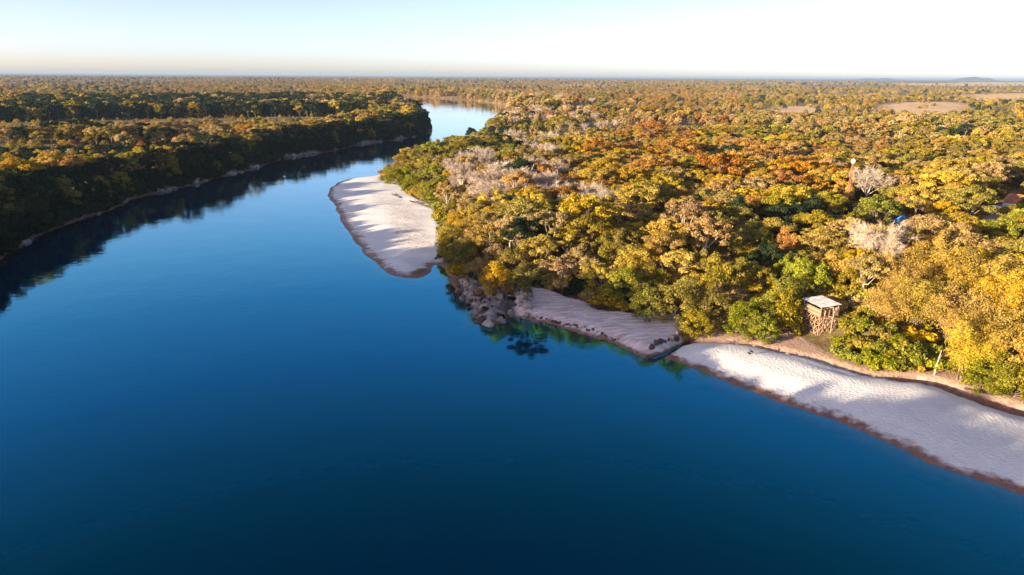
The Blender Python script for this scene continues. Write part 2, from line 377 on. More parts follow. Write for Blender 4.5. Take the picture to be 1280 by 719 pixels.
def water_material():
    m, nt, o = new_mat('river_water')
    pos = N(nt, 'ShaderNodeNewGeometry').outputs['Position']
    dep = attr(nt, 'depth')
    body = N(nt, 'ShaderNodeBsdfDiffuse'); body.inputs[0].default_value = (.0002, .022, .078, 1)
    clear = N(nt, 'ShaderNodeBsdfTransparent'); clear.inputs[0].default_value = (.62, .62, .56, 1)
    deep = N(nt, 'ShaderNodeMixShader', i_0=maprange(nt, dep, .15, 1.6), i_1=clear.outputs[0], i_2=body.outputs[0])
    mp = N(nt, 'ShaderNodeMapping', i_0=pos); mp.inputs['Scale'].default_value = (.7, 1.0, 1)
    hn = math_(nt, 'ADD', noise(nt, .9, 3, .5, mp.outputs[0]), math_(nt, 'MULTIPLY', noise(nt, .12, 2, .5, pos), 2.5))
    bn = N(nt, 'ShaderNodeBump', i_Strength=.06, i_Distance=.25); nt.links.new(hn, bn.inputs['Height'])
    lw = N(nt, 'ShaderNodeLayerWeight', i_Blend=.5); nt.links.new(bn.outputs[0], lw.inputs['Normal'])
    gl = N(nt, 'ShaderNodeBsdfGlossy', i_Roughness=.03); nt.links.new(bn.outputs[0], gl.inputs['Normal'])
    nt.links.new(maprange(nt, noise(nt, .03, 4, .6, pos), 0.4, .68, .012, .10), gl.inputs['Roughness'])
    def ramp(stops):
        rp = N(nt, 'ShaderNodeValToRGB', i_0=lw.outputs['Facing']); el_ = rp.color_ramp.elements
        for p_, c_ in stops: e_ = el_.new(p_); e_.color = (*c_, 1)
        el_.remove(el_[0]); el_.remove(el_[len(el_) - 1]); return rp.outputs[0]
    fr = ramp([(p_, (v_,) * 3) for p_, v_ in ((.30, .07), (.37, .10), (.44, .16), (.61, .36), (.704, .52), (.772, .66), (.88, .85), (.99, 1.0))])
    nt.links.new(ramp(((.37, (.0, .42, .22)), (.44, (.0, .5, .45)), (.61, (.07, .66, 1.0)), (.704, (.14, .74, 1.0)), (.772, (.32, .87, 1.0)), (.88, (.75, .97, 1.0)), (.97, (1, 1, 1)))), gl.inputs[0])
    mx = N(nt, 'ShaderNodeMixShader', i_0=fr, i_1=deep.outputs[0], i_2=gl.outputs[0])
    nt.links.new(mx.outputs[0], o.inputs[0]); return m
def leaf_material(name, c1, c2, c3, trans=.34):
    """c1 darker, c2 main, c3 the lightest leaves of this kind of tree"""
    m, nt, o = new_mat(name)
    t = attr(nt, 'tint')
    c = mixc(nt, maprange(nt, t, 0, .5), c1, c2); c = mixc(nt, maprange(nt, t, .5, 1), c, c3)
    oi = N(nt, 'ShaderNodeObjectInfo').outputs['Random']
    hs = N(nt, 'ShaderNodeHueSaturation'); nt.links.new(c, hs.inputs['Color'])
    nt.links.new(maprange(nt, oi, 0, 1, .488, .514), hs.inputs['Hue'])
    rr = math_(nt, 'FRACT', math_(nt, 'MULTIPLY', oi, 7.31))
    nt.links.new(maprange(nt, rr, 0, 1, .8, 1.22), hs.inputs['Value'])
    nt.links.new(maprange(nt, math_(nt, 'FRACT', math_(nt, 'MULTIPLY', oi, 3.7)), 0, 1, .9, 1.05), hs.inputs['Saturation'])
    d = N(nt, 'ShaderNodeBsdfDiffuse'); tr = N(nt, 'ShaderNodeBsdfTranslucent')
    nt.links.new(hs.outputs[0], d.inputs[0]); nt.links.new(hs.outputs[0], tr.inputs[0])
    mx = N(nt, 'ShaderNodeMixShader', i_0=trans, i_1=d.outputs[0], i_2=tr.outputs[0])
    nt.links.new(mx.outputs[0], o.inputs[0]); return m
M_GROUND = ground_material(); M_WATER = water_material()
KINDS = {
    'gold':  leaf_material('gold_leaves',  (.19, .115, .012), (.47, .31, .028), (.66, .47, .06)),
    'grove': leaf_material('grove_leaves', (.20, .12, .015), (.50, .335, .04), (.70, .52, .10)),
    'olive': leaf_material('olive_leaves', (.08, .075, .010), (.28, .215, .026), (.46, .36, .06)),
    'lime':  leaf_material('lime_leaves',  (.06, .080, .008), (.24, .235, .014), (.45, .41, .035)),
    'dark':  leaf_material('dark_green_shaded_leaves', (.008, .020, .014), (.032, .052, .022), (.10, .105, .035)),  # evergreen tone, darkened further to stand in for shade on foliage
    'rust':  leaf_material('rust_leaves',  (.17, .07, .016), (.39, .185, .028), (.56, .31, .06)),
    'tan':   leaf_material('tan_leaves',   (.19, .115, .045), (.42, .28, .095), (.60, .43, .18)),
    'bare':  leaf_material('bare_twigs',   (.20, .14, .105), (.42, .315, .245), (.60, .48, .39), .05),
    'shade': leaf_material('shade_green_leaves', (.012, .026, .012), (.03, .052, .018), (.055, .075, .025)),  # green with shade put into the colour, for bushes in shadow
}
M_BARK = simple_mat('bark', (.20, .145, .10), .9, .35, 3.0, .4)
M_PALE = simple_mat('pale_bark', (.55, .46, .38), .85, .2, 3.0, .3)

# ------------------------------------------------------------------ ground, river
j, i = np.meshgrid(np.arange(NY - 1), np.arange(NX - 1), indexing='ij')
Q = np.stack([j * NX + i, j * NX + i + 1, (j + 1) * NX + i + 1, (j + 1) * NX + i], -1).reshape(-1, 4)
P2 = VERT[:, :2]
tracks = np.zeros(len(VERT)); nb = SBf > -5
trk = smooth_poly(G([(493, 256), (503, 268), (508, 285), (515, 302), (520, 312)]), 3, False)
tracks[nb] = sstep(5.0, 2.5, seg_dist(P2[nb], trk, False))
ATT = {k: ('POINT', MASK[k]) for k in ('sand', 'slab', 'dirt', 'rock', 'field')}; ATT['tracks'] = ('POINT', tracks)
def sub_sheet(name, sel, kind='structure'):
    f = Q[sel]; u, inv = np.unique(f.ravel(), return_inverse=True)
    me = mesh_np(name, VERT[u], inv.reshape(-1, 4), {k: (d, a[u]) for k, (d, a) in ATT.items()}, True, [M_GROUND])
    o = link(name, me); return tag(o, kind=kind)
qc = lambda a: a[Q].mean(1)
is_sb, is_b1, is_b2 = qc(SBf) > 0, qc(B1f) > 0, qc(B2f) > 0
is_b1 &= ~is_b2
bed = (qc(H) < -.25) & ~(is_sb | is_b1 | is_b2)
tag(sub_sheet('sandbar', is_sb), 'curved pale sandbar reaching into the river from the wooded point', 'sandbar')
tag(sub_sheet('beach', is_b1), 'broad white sand beach sloping to the water below the wooden lookout', 'beach')
tag(sub_sheet('rock_slab_beach', is_b2), 'shaded grey pink sand and rock shelf beside the rocky point', 'beach')
tag(sub_sheet('riverbed', bed), 'brown riverbed seen under the shallow water', 'riverbed')
tag(sub_sheet('ground', ~(is_sb | is_b1 | is_b2 | bed)), 'dry wooded plain on both banks of the river', 'ground')
# water: cells near or under the level
wq = (H[Q].min(1) < .25) & (gy.ravel()[Q].max(1) < 2600) & (MASK['dR'][Q].min(1) < 14)
f = Q[wq]; u, inv = np.unique(f.ravel(), return_inverse=True)
WV = VERT[u].copy(); WV[:, 2] = 0
wo_ = link('river', mesh_np('river', WV, inv.reshape(-1, 4), {'depth': ('POINT', np.maximum(-H[u], 0))}, True, [M_WATER]))
tag(wo_, 'calm deep blue river winding away between wooded banks', 'river', kind='structure')

# ------------------------------------------------------------------ tree shapes (built once, copied many times)
def unit(v): return v / np.maximum(np.linalg.norm(v, axis=-1, keepdims=True), 1e-9)
def leaves(rs, pos, nrm, size, aspect=.62, tint=None):
    n = len(pos)
    t = unit(np.cross(nrm, rs.normal(size=(n, 3)))); b = np.cross(nrm, t)
    s = size * rs.uniform(.55, 1.25, (n, 1))
    t = t * s; b = b * s * aspect
    k = .18 * s * nrm                                    # slightly folded leaf sprays
    V = np.stack([pos - t - k, pos - b + k * .4, pos + t - k, pos + b + k * .4], 1).reshape(-1, 3)
    Fq = np.arange(4 * n).reshape(n, 4)
    return V, Fq
def clump_leaves(rs, centres, radii, count, size, flat=.62, low=-.35):
    w_ = radii ** 2; cnt = np.maximum((count * w_ / w_.sum()).astype(int), 6)
    P_, N_, T_ = [], [], []
    for c, r, k in zip(centres, radii, cnt):
        d = unit(rs.normal(size=(int(k * 1.7), 3)))
        d = d[(d[:, 2] > low) | (rs.rand(len(d)) < .25)][:k]
        # lumpy small boughs on each clump
        lump = .84 + .30 * np.sin(d[:, 0] * 5 + c[0] * 3) * np.sin(d[:, 1] * 5 + c[1] * 2) * np.sin(d[:, 2] * 4 + c[2])
        rr = r * lump * (rs.uniform(.30, 1.0, len(d)) ** .45)
        p = c + d * rr[:, None] * np.array([1, 1, flat])
        nr = unit(d * np.array([1, 1, 1.3]) * .9 + rs.normal(size=d.shape) * .55 + np.array([0, 0, .25]))
        P_.append(p); N_.append(nr); T_.append(np.clip(rs.normal(.5, .2, len(d)) + rs.uniform(-.22, .22), 0, 1))
    P_ = np.concatenate(P_); N_ = np.concatenate(N_); V, Fq = leaves(rs, P_, N_, size)
    return V, Fq, np.concatenate(T_)
def limb_paths(rs, ends, H, fork, r0=.2):
    """trunk with a fork and a limb towards each clump"""
    lean = rs.uniform(-.05, .05, 2) * H
    top = np.array([lean[0], lean[1], fork])
    parts = [tube([(0, 0, -1.2), (lean[0] * .25, lean[1] * .25, fork * .35), (lean[0] * .6, lean[1] * .6, fork * .7), top], [r0 * 1.5, r0 * 1.1, r0 * .95, r0 * .8], 7)]
    for e in ends:
        m1 = top + (e - top) * .4 + np.array([0, 0, -.05 * H]) + rs.uniform(-.25, .25, 3)
        parts.append(tube([top - np.array([0, 0, fork * .06]), m1, top + (e - top) * .92], [r0 * .55, r0 * .38, r0 * .12], 5))
    return merge(parts)
def tree_umbrella(seed, n=6400, size=.195):
    """wide flattened crown of separate boughs, nominal 10 m tall"""
    rs = np.random.RandomState(seed); k = rs.randint(22, 30); cs, rr = [], []
    for q in range(k):
        a = 2 * PI * (q * .618 + rs.uniform(-.07, .07)); r = 4.3 * math.sqrt((q + .4) / k)
        cs.append((r * math.cos(a), r * math.sin(a), 8.7 - .085 * r * r + rs.uniform(-1.0, .6))); rr.append(rs.uniform(.75, 1.55))
    for q in range(7):
        a = rs.uniform(0, 2 * PI); r = rs.uniform(2.2, 4.0); cs.append((r * math.cos(a), r * math.sin(a), rs.uniform(4.6, 6.4))); rr.append(rs.uniform(.8, 1.25))
    cs = np.array(cs); rr = np.array(rr)
    V, Fq, T = clump_leaves(rs, cs, rr, n, size, .55)
    tr = limb_paths(rs, cs[rs.choice(k, min(8, k), False)], 10, rs.uniform(3.2, 4.5))
    return (V, Fq, T), tr
def tree_round(seed, n=6400, size=.195):
    """full rounded crown carried low"""
    rs = np.random.RandomState(seed); k = rs.randint(30, 38); cs, rr = [], []
    for q in range(k):
        d = unit(rs.normal(size=3)); d[2] = abs(d[2]) * 1.1 - .45
        s = rs.uniform(.55, 1.0)
        cs.append((d[0] * 3.7 * s, d[1] * 3.7 * s, 5.2 + d[2] * 4.2 * s)); rr.append(rs.uniform(.7, 1.5))
    cs = np.array(cs); rr = np.array(rr)
    V, Fq, T = clump_leaves(rs, cs, rr, n, size, .8, -.55)
    tr = limb_paths(rs, cs[rs.choice(k, 8, False)], 10, rs.uniform(2.4, 3.4))
    return (V, Fq, T), tr
def tree_shrub(seed, n=6000, size=.195):
    """many-stemmed shrub, leafy down to the ground, nominal 10 m"""
    rs = np.random.RandomState(seed); k = rs.randint(42, 50); cs, rr = [], []
    for q in range(k):
        a = 2 * PI * (q * .618 + rs.uniform(-.08, .08)); u_ = (q + .5) / k; s_ = rs.uniform(.72, 1.0); r = 4.1 * math.sqrt(max(1 - u_ ** 2, 0)) * s_
        cs.append((r * math.cos(a), r * math.sin(a), .7 + 7.7 * u_ * rs.uniform(.8, 1.08))); rr.append(rs.uniform(.8, 1.5))
    cs = np.array(cs); rr = np.array(rr)
    V, Fq, T = clump_leaves(rs, cs, rr, n, size, .85, -.8)
    st = merge([tube([(0, 0, -1), c * np.array([.35, .35, .4]), c * .95], [.16, .11, .04], 5) for c in cs[:9]])
    return (V, Fq, T), st
def tree_plume(seed, n=11000, size=.115):
    """a clump of arching feathery canes"""
    rs = np.random.RandomState(seed); P_, N_, T_, stems = [], [], [], []
    k = 24; per = n // k
    for q in range(k):
        a = 2 * PI * (q * .618) + rs.uniform(-.2, .2); L = rs.uniform(7.5, 11.5); out = rs.uniform(1.8, 5.2)
        t = np.linspace(0, 1, 9)
        rad = out * t ** 1.7; zz = L * (t - .33 * t ** 3.2 * (out / 4)); b0 = rs.uniform(-.7, .7, 2)
        c = np.stack([b0[0] + rad * math.cos(a), b0[1] + rad * math.sin(a), zz], 1)
        stems.append(tube(c[::2], [.07, .06, .05, .035, .012], 4))
        u = rs.uniform(.30, 1.0, per) ** .8; p = np.stack([np.interp(u, t, c[:, i_]) for i_ in range(3)], 1)
        w2 = (.38 + 1.15 * np.sin(u * PI) ** .8)[:, None]
        off = rs.normal(size=(per, 3)) * .42 * w2; off[:, 2] = off[:, 2] * .75 - .22 * w2[:, 0]
        P_.append(p + off); N_.append(unit(off + rs.normal(size=(per, 3)) * .35 + np.array([0, 0, .35])))
        T_.append(np.clip(rs.normal(.52, .2, per) + rs.uniform(-.15, .15), 0, 1))
    V, Fq = leaves(rs, np.concatenate(P_), np.concatenate(N_), size, .5)
    return (V, Fq, np.concatenate(T_)), merge(stems)
def tree_bare(seed, n=5200, wd=.02):
    """leafless crown: limbs, branches, fine twigs"""
    rs = np.random.RandomState(seed); limbs = []; V, Fq, T = [], [], []
    fork = rs.uniform(2.5, 3.6); top = np.array([rs.uniform(-.4, .4), rs.uniform(-.4, .4), fork])
    limbs.append(tube([(0, 0, -1.2), top * .5, top], [.24, .17, .12], 7))
    tips = []
    for q in range(9):
        a = 2 * PI * (q / 9) + rs.uniform(-.3, .3); r = rs.uniform(1.6, 4.2)
        e = np.array([r * math.cos(a), r * math.sin(a), 9.4 - .13 * r * r + rs.uniform(-.9, .5)])
        m1 = top + (e - top) * np.array([.5, .5, .42]); limbs.append(tube([top, m1, e], [.085, .05, .015], 5))
        for z in range(11):
            u = rs.uniform(.35, .95); b = m1 + (e - m1) * (u - .35) / .65 if u > .35 else top
            g = b + unit(rs.normal(size=3) * np.array([1, 1, .5]) + np.array([math.cos(a) * .6, math.sin(a) * .6, .7])) * rs.uniform(1.0, 2.1)
            limbs.append(tube([b, (b + g) / 2 + rs.uniform(-.12, .12, 3), g], [.03, .02, .008], 3)); tips.append((b, g))
    per = max(n // len(tips), 4); c = 0
    for b, g in tips:
        for z in range(per):
            s = b + (g - b) * rs.uniform(.25, 1); d = unit(rs.normal(size=3) + unit(g - b) * .9 + np.array([0, 0, .35])); e = s + d * rs.uniform(.45, 1.15)
            x = unit(np.cross(d, rs.normal(size=3))) * wd
            V += [s - x, s + x, e + x * .45, e - x * .45]; Fq.append([c, c + 1, c + 2, c + 3]); c += 4; T.append(rs.uniform(.1, 1))
    return (np.array(V), np.array(Fq), np.array(T)), merge(limbs)
def bush_shape(seed, n=1500, size=.17):
    rs = np.random.RandomState(seed); k = 11; cs, rr = [], []
    for q in range(k):
        a = q * 2.4 + rs.uniform(-.2, .2); r = 1.25 * math.sqrt(q / k); cs.append((r * math.cos(a), r * math.sin(a), 1.0 - .28 * r * r + rs.uniform(-.25, .3))); rr.append(rs.uniform(.42, .72))
    cs = np.array(cs); rr = np.array(rr)
    V, Fq, T = clump_leaves(rs, cs, rr, n, size, .8, -.7)
    st = merge([tube([(0, 0, -.4), c * np.array([.4, .4, .45]), c], [.045, .03, .012], 4) for c in cs[:7]])
    return (V, Fq, T), st

def crown_mesh(name, cr_): V, Fq, T = cr_; return mesh_np(name, V, Fq, {'tint': ('FACE', T)}, False)
SHAPES = {'umbrella': [tree_umbrella(100 + q) for q in range(4)], 'round': [tree_round(200 + q) for q in range(4)],
          'shrub': [tree_shrub(600 + q) for q in range(4)], 'plume': [tree_plume(300 + q) for q in range(3)], 'bare': [tree_bare(400 + q) for q in range(3)], 'bush': [bush_shape(500 + q) for q in range(3)]}
CROWN = {}; TRUNK = {}
for k, lst in SHAPES.items():
    for q, (c, t) in enumerate(lst):
        me = crown_mesh('crown', c); me.materials.append(KINDS['olive']); CROWN[k, q] = me
        TRUNK[k, q] = mesh_np('trunk', t[0], t[1], None, True, [M_BARK])
# the same kinds with fewer, larger leaf sprays for the woods far away
FAR_SHAPES = {'umbrella': [tree_umbrella(150 + q, 620, .62) for q in range(3)], 'round': [tree_round(250 + q, 620, .66) for q in range(3)], 'bare': [tree_bare(450 + q, 500, .075) for q in range(2)], 'shrub': [tree_shrub(650 + q, 640, .6) for q in range(2)]}
PROTO = bpy.data.collections.new('tree_kinds')          # sources for the far woods, not in the scene themselves
PROTO_IDX = {}
def add_proto(key, shape, kind):
    (V, Fq, T), (TV, TF) = shape
    me = mesh_np('wood_tree', np.concatenate([V, TV]), np.concatenate([Fq, TF + len(V)]), {'tint': ('FACE', np.concatenate([T, np.full(len(TF), .5)]))}, False,
                 [KINDS[kind], M_PALE if kind == 'bare' else M_BARK], np.concatenate([np.zeros(len(Fq)), np.ones(len(TF))]))
    o = bpy.data.objects.new('p%03d' % len(PROTO_IDX), me); PROTO.objects.link(o)
    PROTO_IDX.setdefault(key, []).append(len(PROTO_IDX_LIST)); PROTO_IDX_LIST.append(o)
    o.name = 'wood_tree_%03d' % (len(PROTO_IDX_LIST) - 1)
PROTO_IDX_LIST = []
for kd in ('gold', 'olive', 'lime', 'dark', 'rust', 'tan'):
    add_proto((kd, 'shrub'), SHAPES['shrub'][1], kd); add_proto((kd, 'shrub'), SHAPES['shrub'][2], kd)
    for q in (0, 1): add_proto((kd, 'farshrub'), FAR_SHAPES['shrub'][q], kd)
    for sh in ('umbrella', 'round'):
        for q in (0, 2): add_proto((kd, 'near'), SHAPES[sh][q], kd)
        for q in (0, 1): add_proto((kd, 'far'), FAR_SHAPES[sh][q + (kd in ('dark', 'tan'))], kd)
for q in range(2): add_proto(('bare', 'near'), SHAPES['bare'][q], 'bare'); add_proto(('bare', 'far'), FAR_SHAPES['bare'][q], 'bare')
for kd in ('olive', 'tan', 'gold', 'dark'):
    for q in range(2): add_proto((kd, 'bush'), SHAPES['bush'][q], kd)

# ------------------------------------------------------------------ where the trees stand
# (crown centre in the picture, kind, height, crown radius, shape)
HAND = [
 (735, 262, 'gold', 13.5, 7.2, 'umbrella'), (800, 245, 'gold', 12, 6.5, 'umbrella'), (795, 318, 'gold', 8, 4.5, 'round'), (905, 206, 'rust', 15, 9.5, 'umbrella'), (848, 184, 'rust', 14, 9, 'umbrella'),
 (955, 190, 'rust', 14, 8, 'umbrella'), (748, 184, 'rust', 13, 7.5, 'umbrella'), (815, 160, 'rust', 14, 9.5, 'umbrella'), (870, 222, 'gold', 11, 6, 'umbrella'), (700, 205, 'tan', 11, 5.5, 'umbrella'), (985, 293, 'rust', 10, 3.6, 'round'),
 (705, 245, 'rust', 9.5, 5, 'umbrella'), (768, 205, 'gold', 12, 6, 'umbrella'), (1010, 213, 'rust', 13, 7, 'umbrella'), (1040, 195, 'rust', 12, 7, 'umbrella'), (965, 215, 'gold', 12, 6.5, 'umbrella'),
 (576, 216, 'bare', 12, 5.5, 'bare'), (607, 224, 'bare', 12, 6, 'bare'), (648, 222, 'bare', 12, 6, 'bare'), (632, 240, 'bare', 10, 5, 'bare'), (686, 172, 'bare', 12, 6, 'bare'), (560, 240, 'tan', 9, 4.5, 'umbrella'),
 (1086, 224, 'bare', 13, 6.5, 'bare'), (1102, 300, 'bare', 13, 6, 'bare'), (1010, 215, 'bare', 10, 5, 'bare'), (655, 268, 'olive', 11, 6.5, 'umbrella'), (690, 268, 'dark', 10, 5, 'round'),
 (610, 290, 'gold', 9, 5, 'umbrella'), (580, 305, 'olive', 8, 4.5, 'round'), (563, 285, 'olive', 7, 4, 'round'), (640, 320, 'olive', 8, 4.5, 'round'), (675, 312, 'gold', 9, 4.5, 'umbrella'), (620, 335, 'gold', 7, 4, 'round'), (660, 345, 'olive', 7, 4, 'umbrella'),
 (1100, 262, 'lime', 11, 5.5, 'umbrella'), (1180, 228, 'gold', 13, 7.5, 'umbrella'), (1212, 250, 'olive', 12, 6.5, 'umbrella'), (1150, 245, 'gold', 11, 6, 'umbrella'), (1130, 205, 'olive', 11, 6, 'round'),
 (1175, 318, 'gold', 12, 6, 'plume'), (1225, 330, 'gold', 13, 6.5, 'plume'), (1270, 350, 'gold', 12, 6, 'plume'), (1150, 355, 'gold', 12, 5.5, 'plume'), (1200, 372, 'gold', 12, 5.5, 'plume'), (1245, 395, 'gold', 11, 5.5, 'plume'), (1125, 335, 'gold', 11, 5, 'plume'), (1285, 415, 'gold', 10, 5, 'plume'), (1215, 425, 'gold', 9, 4.5, 'plume'),
 (1116, 362, 'gold', 9.5, 4.2, 'plume'), (1255, 300, 'olive', 9, 4.5, 'round'), (1272, 290, 'lime', 9, 4.5, 'round'), (1240, 450, 'lime', 6.5, 3.6, 'round'), (1270, 462, 'olive', 6, 3.5, 'round'), (1212, 455, 'olive', 5, 3.0, 'round'), (1290, 440, 'gold', 7, 4, 'round'),
 (860, 268, 'tan', 12, 6, 'umbrella'), (885, 290, 'tan', 11, 5, 'umbrella'), (840, 290, 'gold', 10, 5, 'umbrella'), (900, 325, 'olive', 11, 4.2, 'round'), (945, 285, 'olive', 10, 4.5, 'round'), (925, 255, 'dark', 12, 5.5, 'round'), (960, 310, 'dark', 9, 4.5, 'round'),
 (1010, 335, 'lime', 9, 4.5, 'round'), (1026, 342, 'lime', 7, 3.6, 'round'), (985, 345, 'lime', 8, 4, 'round'), (1045, 325, 'gold', 9, 4.5, 'round'), (1066, 335, 'olive', 8, 4, 'round'), (958, 375, 'lime', 7, 3.8, 'round'), (982, 360, 'olive', 8, 4, 'round'), (930, 385, 'lime', 6.5, 3.8, 'round'), (895, 370, 'olive', 7.5, 4, 'round'),
 (780, 345, 'lime', 7.5, 4.5, 'round'), (815, 365, 'lime', 6.5, 4, 'round'), (750, 345, 'gold', 7, 4, 'umbrella'), (850, 360, 'olive', 8, 4, 'round'), (700, 335, 'tan', 6.5, 4, 'umbrella'), (870, 395, 'olive', 5, 3.2, 'round'), (955, 402, 'lime', 5, 3.2, 'round'),
 (495, 214, 'lime', 7, 5, 'round'), (515, 222, 'lime', 7, 4.5, 'round'), (535, 232, 'lime', 7, 4.5, 'round'), (550, 205, 'olive', 9, 5.5, 'round'), (520, 200, 'olive', 8, 5, 'round'), (570, 190, 'olive', 10, 6, 'round'), (600, 175, 'olive', 11, 6.5, 'round'), (590, 160, 'dark', 11, 6, 'round'), (620, 150, 'olive', 12, 7, 'round'), (640, 185, 'lime', 12, 6.5, 'round'), (632, 160, 'dark', 12, 6, 'round'),
 (700, 150, 'olive', 12, 7, 'umbrella'), (780, 215, 'tan', 10, 5, 'umbrella'), (640, 205, 'rust', 10, 5, 'umbrella'), (1085, 335, 'tan', 9, 4, 'umbrella'), (1160, 285, 'tan', 10, 5, 'umbrella'), (1010, 255, 'dark', 12, 6, 'round'), (975, 255, 'olive', 11, 5.5, 'umbrella'), (1020, 280, 'olive', 10, 5, 'umbrella'),
]
BLOBS = [  # picture x, y, reach, kinds with weights
 (500, 215, 45, 'lime:3 olive:2'), (600, 175, 50, 'olive:4 dark:2 lime:1'), (610, 225, 45, 'bare:4 tan:3 gold:1'), (580, 300, 60, 'olive:3 gold:3 tan:1'), (660, 275, 40, 'olive:4 gold:2 dark:1'), (740, 270, 40, 'gold:5 olive:1'),
 (700, 235, 35, 'tan:3 rust:2 bare:2'), (760, 200, 45, 'rust:2 gold:3 olive:1'), (840, 180, 60, 'rust:4 gold:2 olive:1'), (920, 200, 60, 'rust:4 gold:2 tan:1 dark:1'), (820, 150, 50, 'rust:3 olive:2 tan:2'), (700, 150, 50, 'olive:2 tan:2 bare:2 gold:1'),
 (830, 265, 50, 'gold:3 tan:3 olive:1'), (890, 300, 50, 'tan:2 olive:4 dark:1'), (800, 340, 60, 'olive:4 lime:3 gold:1'), (700, 335, 40, 'tan:2 gold:3 olive:2'), (930, 340, 50, 'olive:4 dark:2 lime:2'), (1020, 340, 50, 'lime:4 olive:3'), (960, 390, 50, 'lime:3 olive:3'),
 (1020, 270, 50, 'olive:3 dark:2 gold:1'), (1030, 210, 50, 'rust:3 gold:2 olive:1'), (1120, 210, 40, 'olive:3 tan:2 dark:1'), (1180, 240, 50, 'gold:4 olive:2'), (1100, 280, 40, 'gold:2 olive:2 tan:3'), (1160, 300, 40, 'tan:3 gold:3'), (1190, 370, 80, 'gold:8 tan:1'), (1250, 430, 50, 'gold:3 lime:3 olive:1'), (1080, 430, 50, 'lime:5'), (1260, 300, 40, 'olive:3 lime:3 gold:1'), (1240, 200, 50, 'olive:4 gold:2 tan:1'),
 (1050, 160, 90, 'olive:5 gold:1 tan:3 rust:1 dark:1'), (1200, 165, 80, 'olive:4 gold:1.5 tan:3'), (900, 150, 80, 'olive:3 tan:3 gold:1 rust:2 dark:.7'), (720, 125, 90, 'olive:3 tan:3 dark:1 rust:1'), (1000, 120, 120, 'olive:4 tan:4 dark:1.3'), (1200, 120, 90, 'olive:4 tan:3 dark:1.3'),
 (60, 195, 90, 'gold:4 tan:1.5 olive:4'), (200, 175, 90, 'gold:4 olive:4 tan:1.5'), (60, 160, 90, 'gold:4 olive:4 tan:1.5'), (400, 150, 90, 'tan:2 olive:4 gold:3'), (430, 125, 70, 'tan:3 rust:2 olive:3'), (150, 130, 100, 'dark:5 olive:2'), (350, 130, 60, 'dark:3 olive:3 tan:1'), (200, 105, 150, 'tan:4 rust:2 olive:2'), (560, 115, 60, 'tan:3 olive:3 dark:1'),
]
KN = ['gold', 'olive', 'lime', 'dark', 'rust', 'tan', 'bare']
BW = np.zeros((len(BLOBS), 7))
for q, b in enumerate(BLOBS):
    for e in b[3].split(): k, v = e.split(':'); BW[q, KN.index(k)] = float(v)
    BW[q] /= BW[q].sum()
BP = np.array([b[:2] for b in BLOBS], float); BR = np.array([b[2] for b in BLOBS], float)

T = []   # dicts of arrays: x, y, height, radius, kind, shape
def stand(x, y, h, r, kind, shape, hand=False): T.append((x, y, h, r, KN.index(kind), shape, hand))
for px, py, kd, h, r, sh in HAND:
    if sh == 'round' and h < 8.6: sh = 'shrub'
    x, y = ground_at(px, py, 3.2 + h * .68)
    for _ in range(2):
        x, y = ground_at(px, py, float(ground_z(x, y)) + h * .68)
    stand(x, y, h, r, kd, sh, True)
hx = np.array([t[0] for t in T]); hy = np.array([t[1] for t in T]); hr = np.array([t[3] for t in T])
KEEP_CLEAR = []   # (x, y, radius, tallest) kept open round the lookout, hut, house
PLAT = ground_at(1026, 419, 1.4)
HUT = ground_at(1128, 284, 5.5); HOUSE = ground_at(1281, 262, 6.0); SHED = ground_at(1238, 272, 4.0)
MAST = ground_at(1056, 272, 4.0)
def band(d0, d1, s, seed):
    n = int(2 * d1 / s) + 2
    ii, jj = np.meshgrid(np.arange(-n // 2, n // 2), np.arange(int(-320 / s), int(d1 / s) + 1))
    ii, jj = ii.ravel(), jj.ravel()
    x = (ii + .5 * (jj % 2) + (hash2(ii, jj, seed) - .5) * .75) * s; y = (jj + (hash2(ii, jj, seed + 1) - .5) * .75) * s
    D = np.hypot(x, y); ang = np.degrees(np.arctan2(x, np.maximum(y, 1)))
    ok = (D >= d0) & (D < d1) & (((np.abs(ang) < 44) & (y > 30)) | ((D < 330) & (x < -38) & (y > -300)) | ((D < 250) & (x > 40) & (y > 30)))
    return x[ok], y[ok]
BX, BY = [], []
for args in ((0, 330, 4.6, 40), (330, 720, 6.4, 50), (720, 1500, 12, 60), (1500, 3200, 20, 70), (3200, 7000, 42, 80)):
    x, y = band(*args); BX.append(x); BY.append(y)
X = np.concatenate(BX); Y = np.concatenate(BY); n = len(X)
P_, D, dR, sb, b1, b2, us, rk, nr = height_parts(X, Y)
Z = ground_z(X, Y)
left = inside(np.stack([X, Y], 1), LEFT_SIDE) & (D < 1150)
beach = np.maximum.reduce([sb, b1, b2, us, rk - 1.0])
veg = np.minimum(dR, -beach)
fl = np.full(n, -1e3)
for f in FIELDS: fl = np.maximum(fl, sdf(np.stack([X, Y], 1), f))
tr = np.full(n, 1e3); tr[nr] = np.minimum(seg_dist(P_[nr], TRACK, False) - 1.8, seg_dist(P_[nr], PATH, False))
R1, R2, R3 = RS.rand(n), RS.rand(n), RS.rand(n)
pnx, pny, _ = to_px(X, Y, Z + 5)
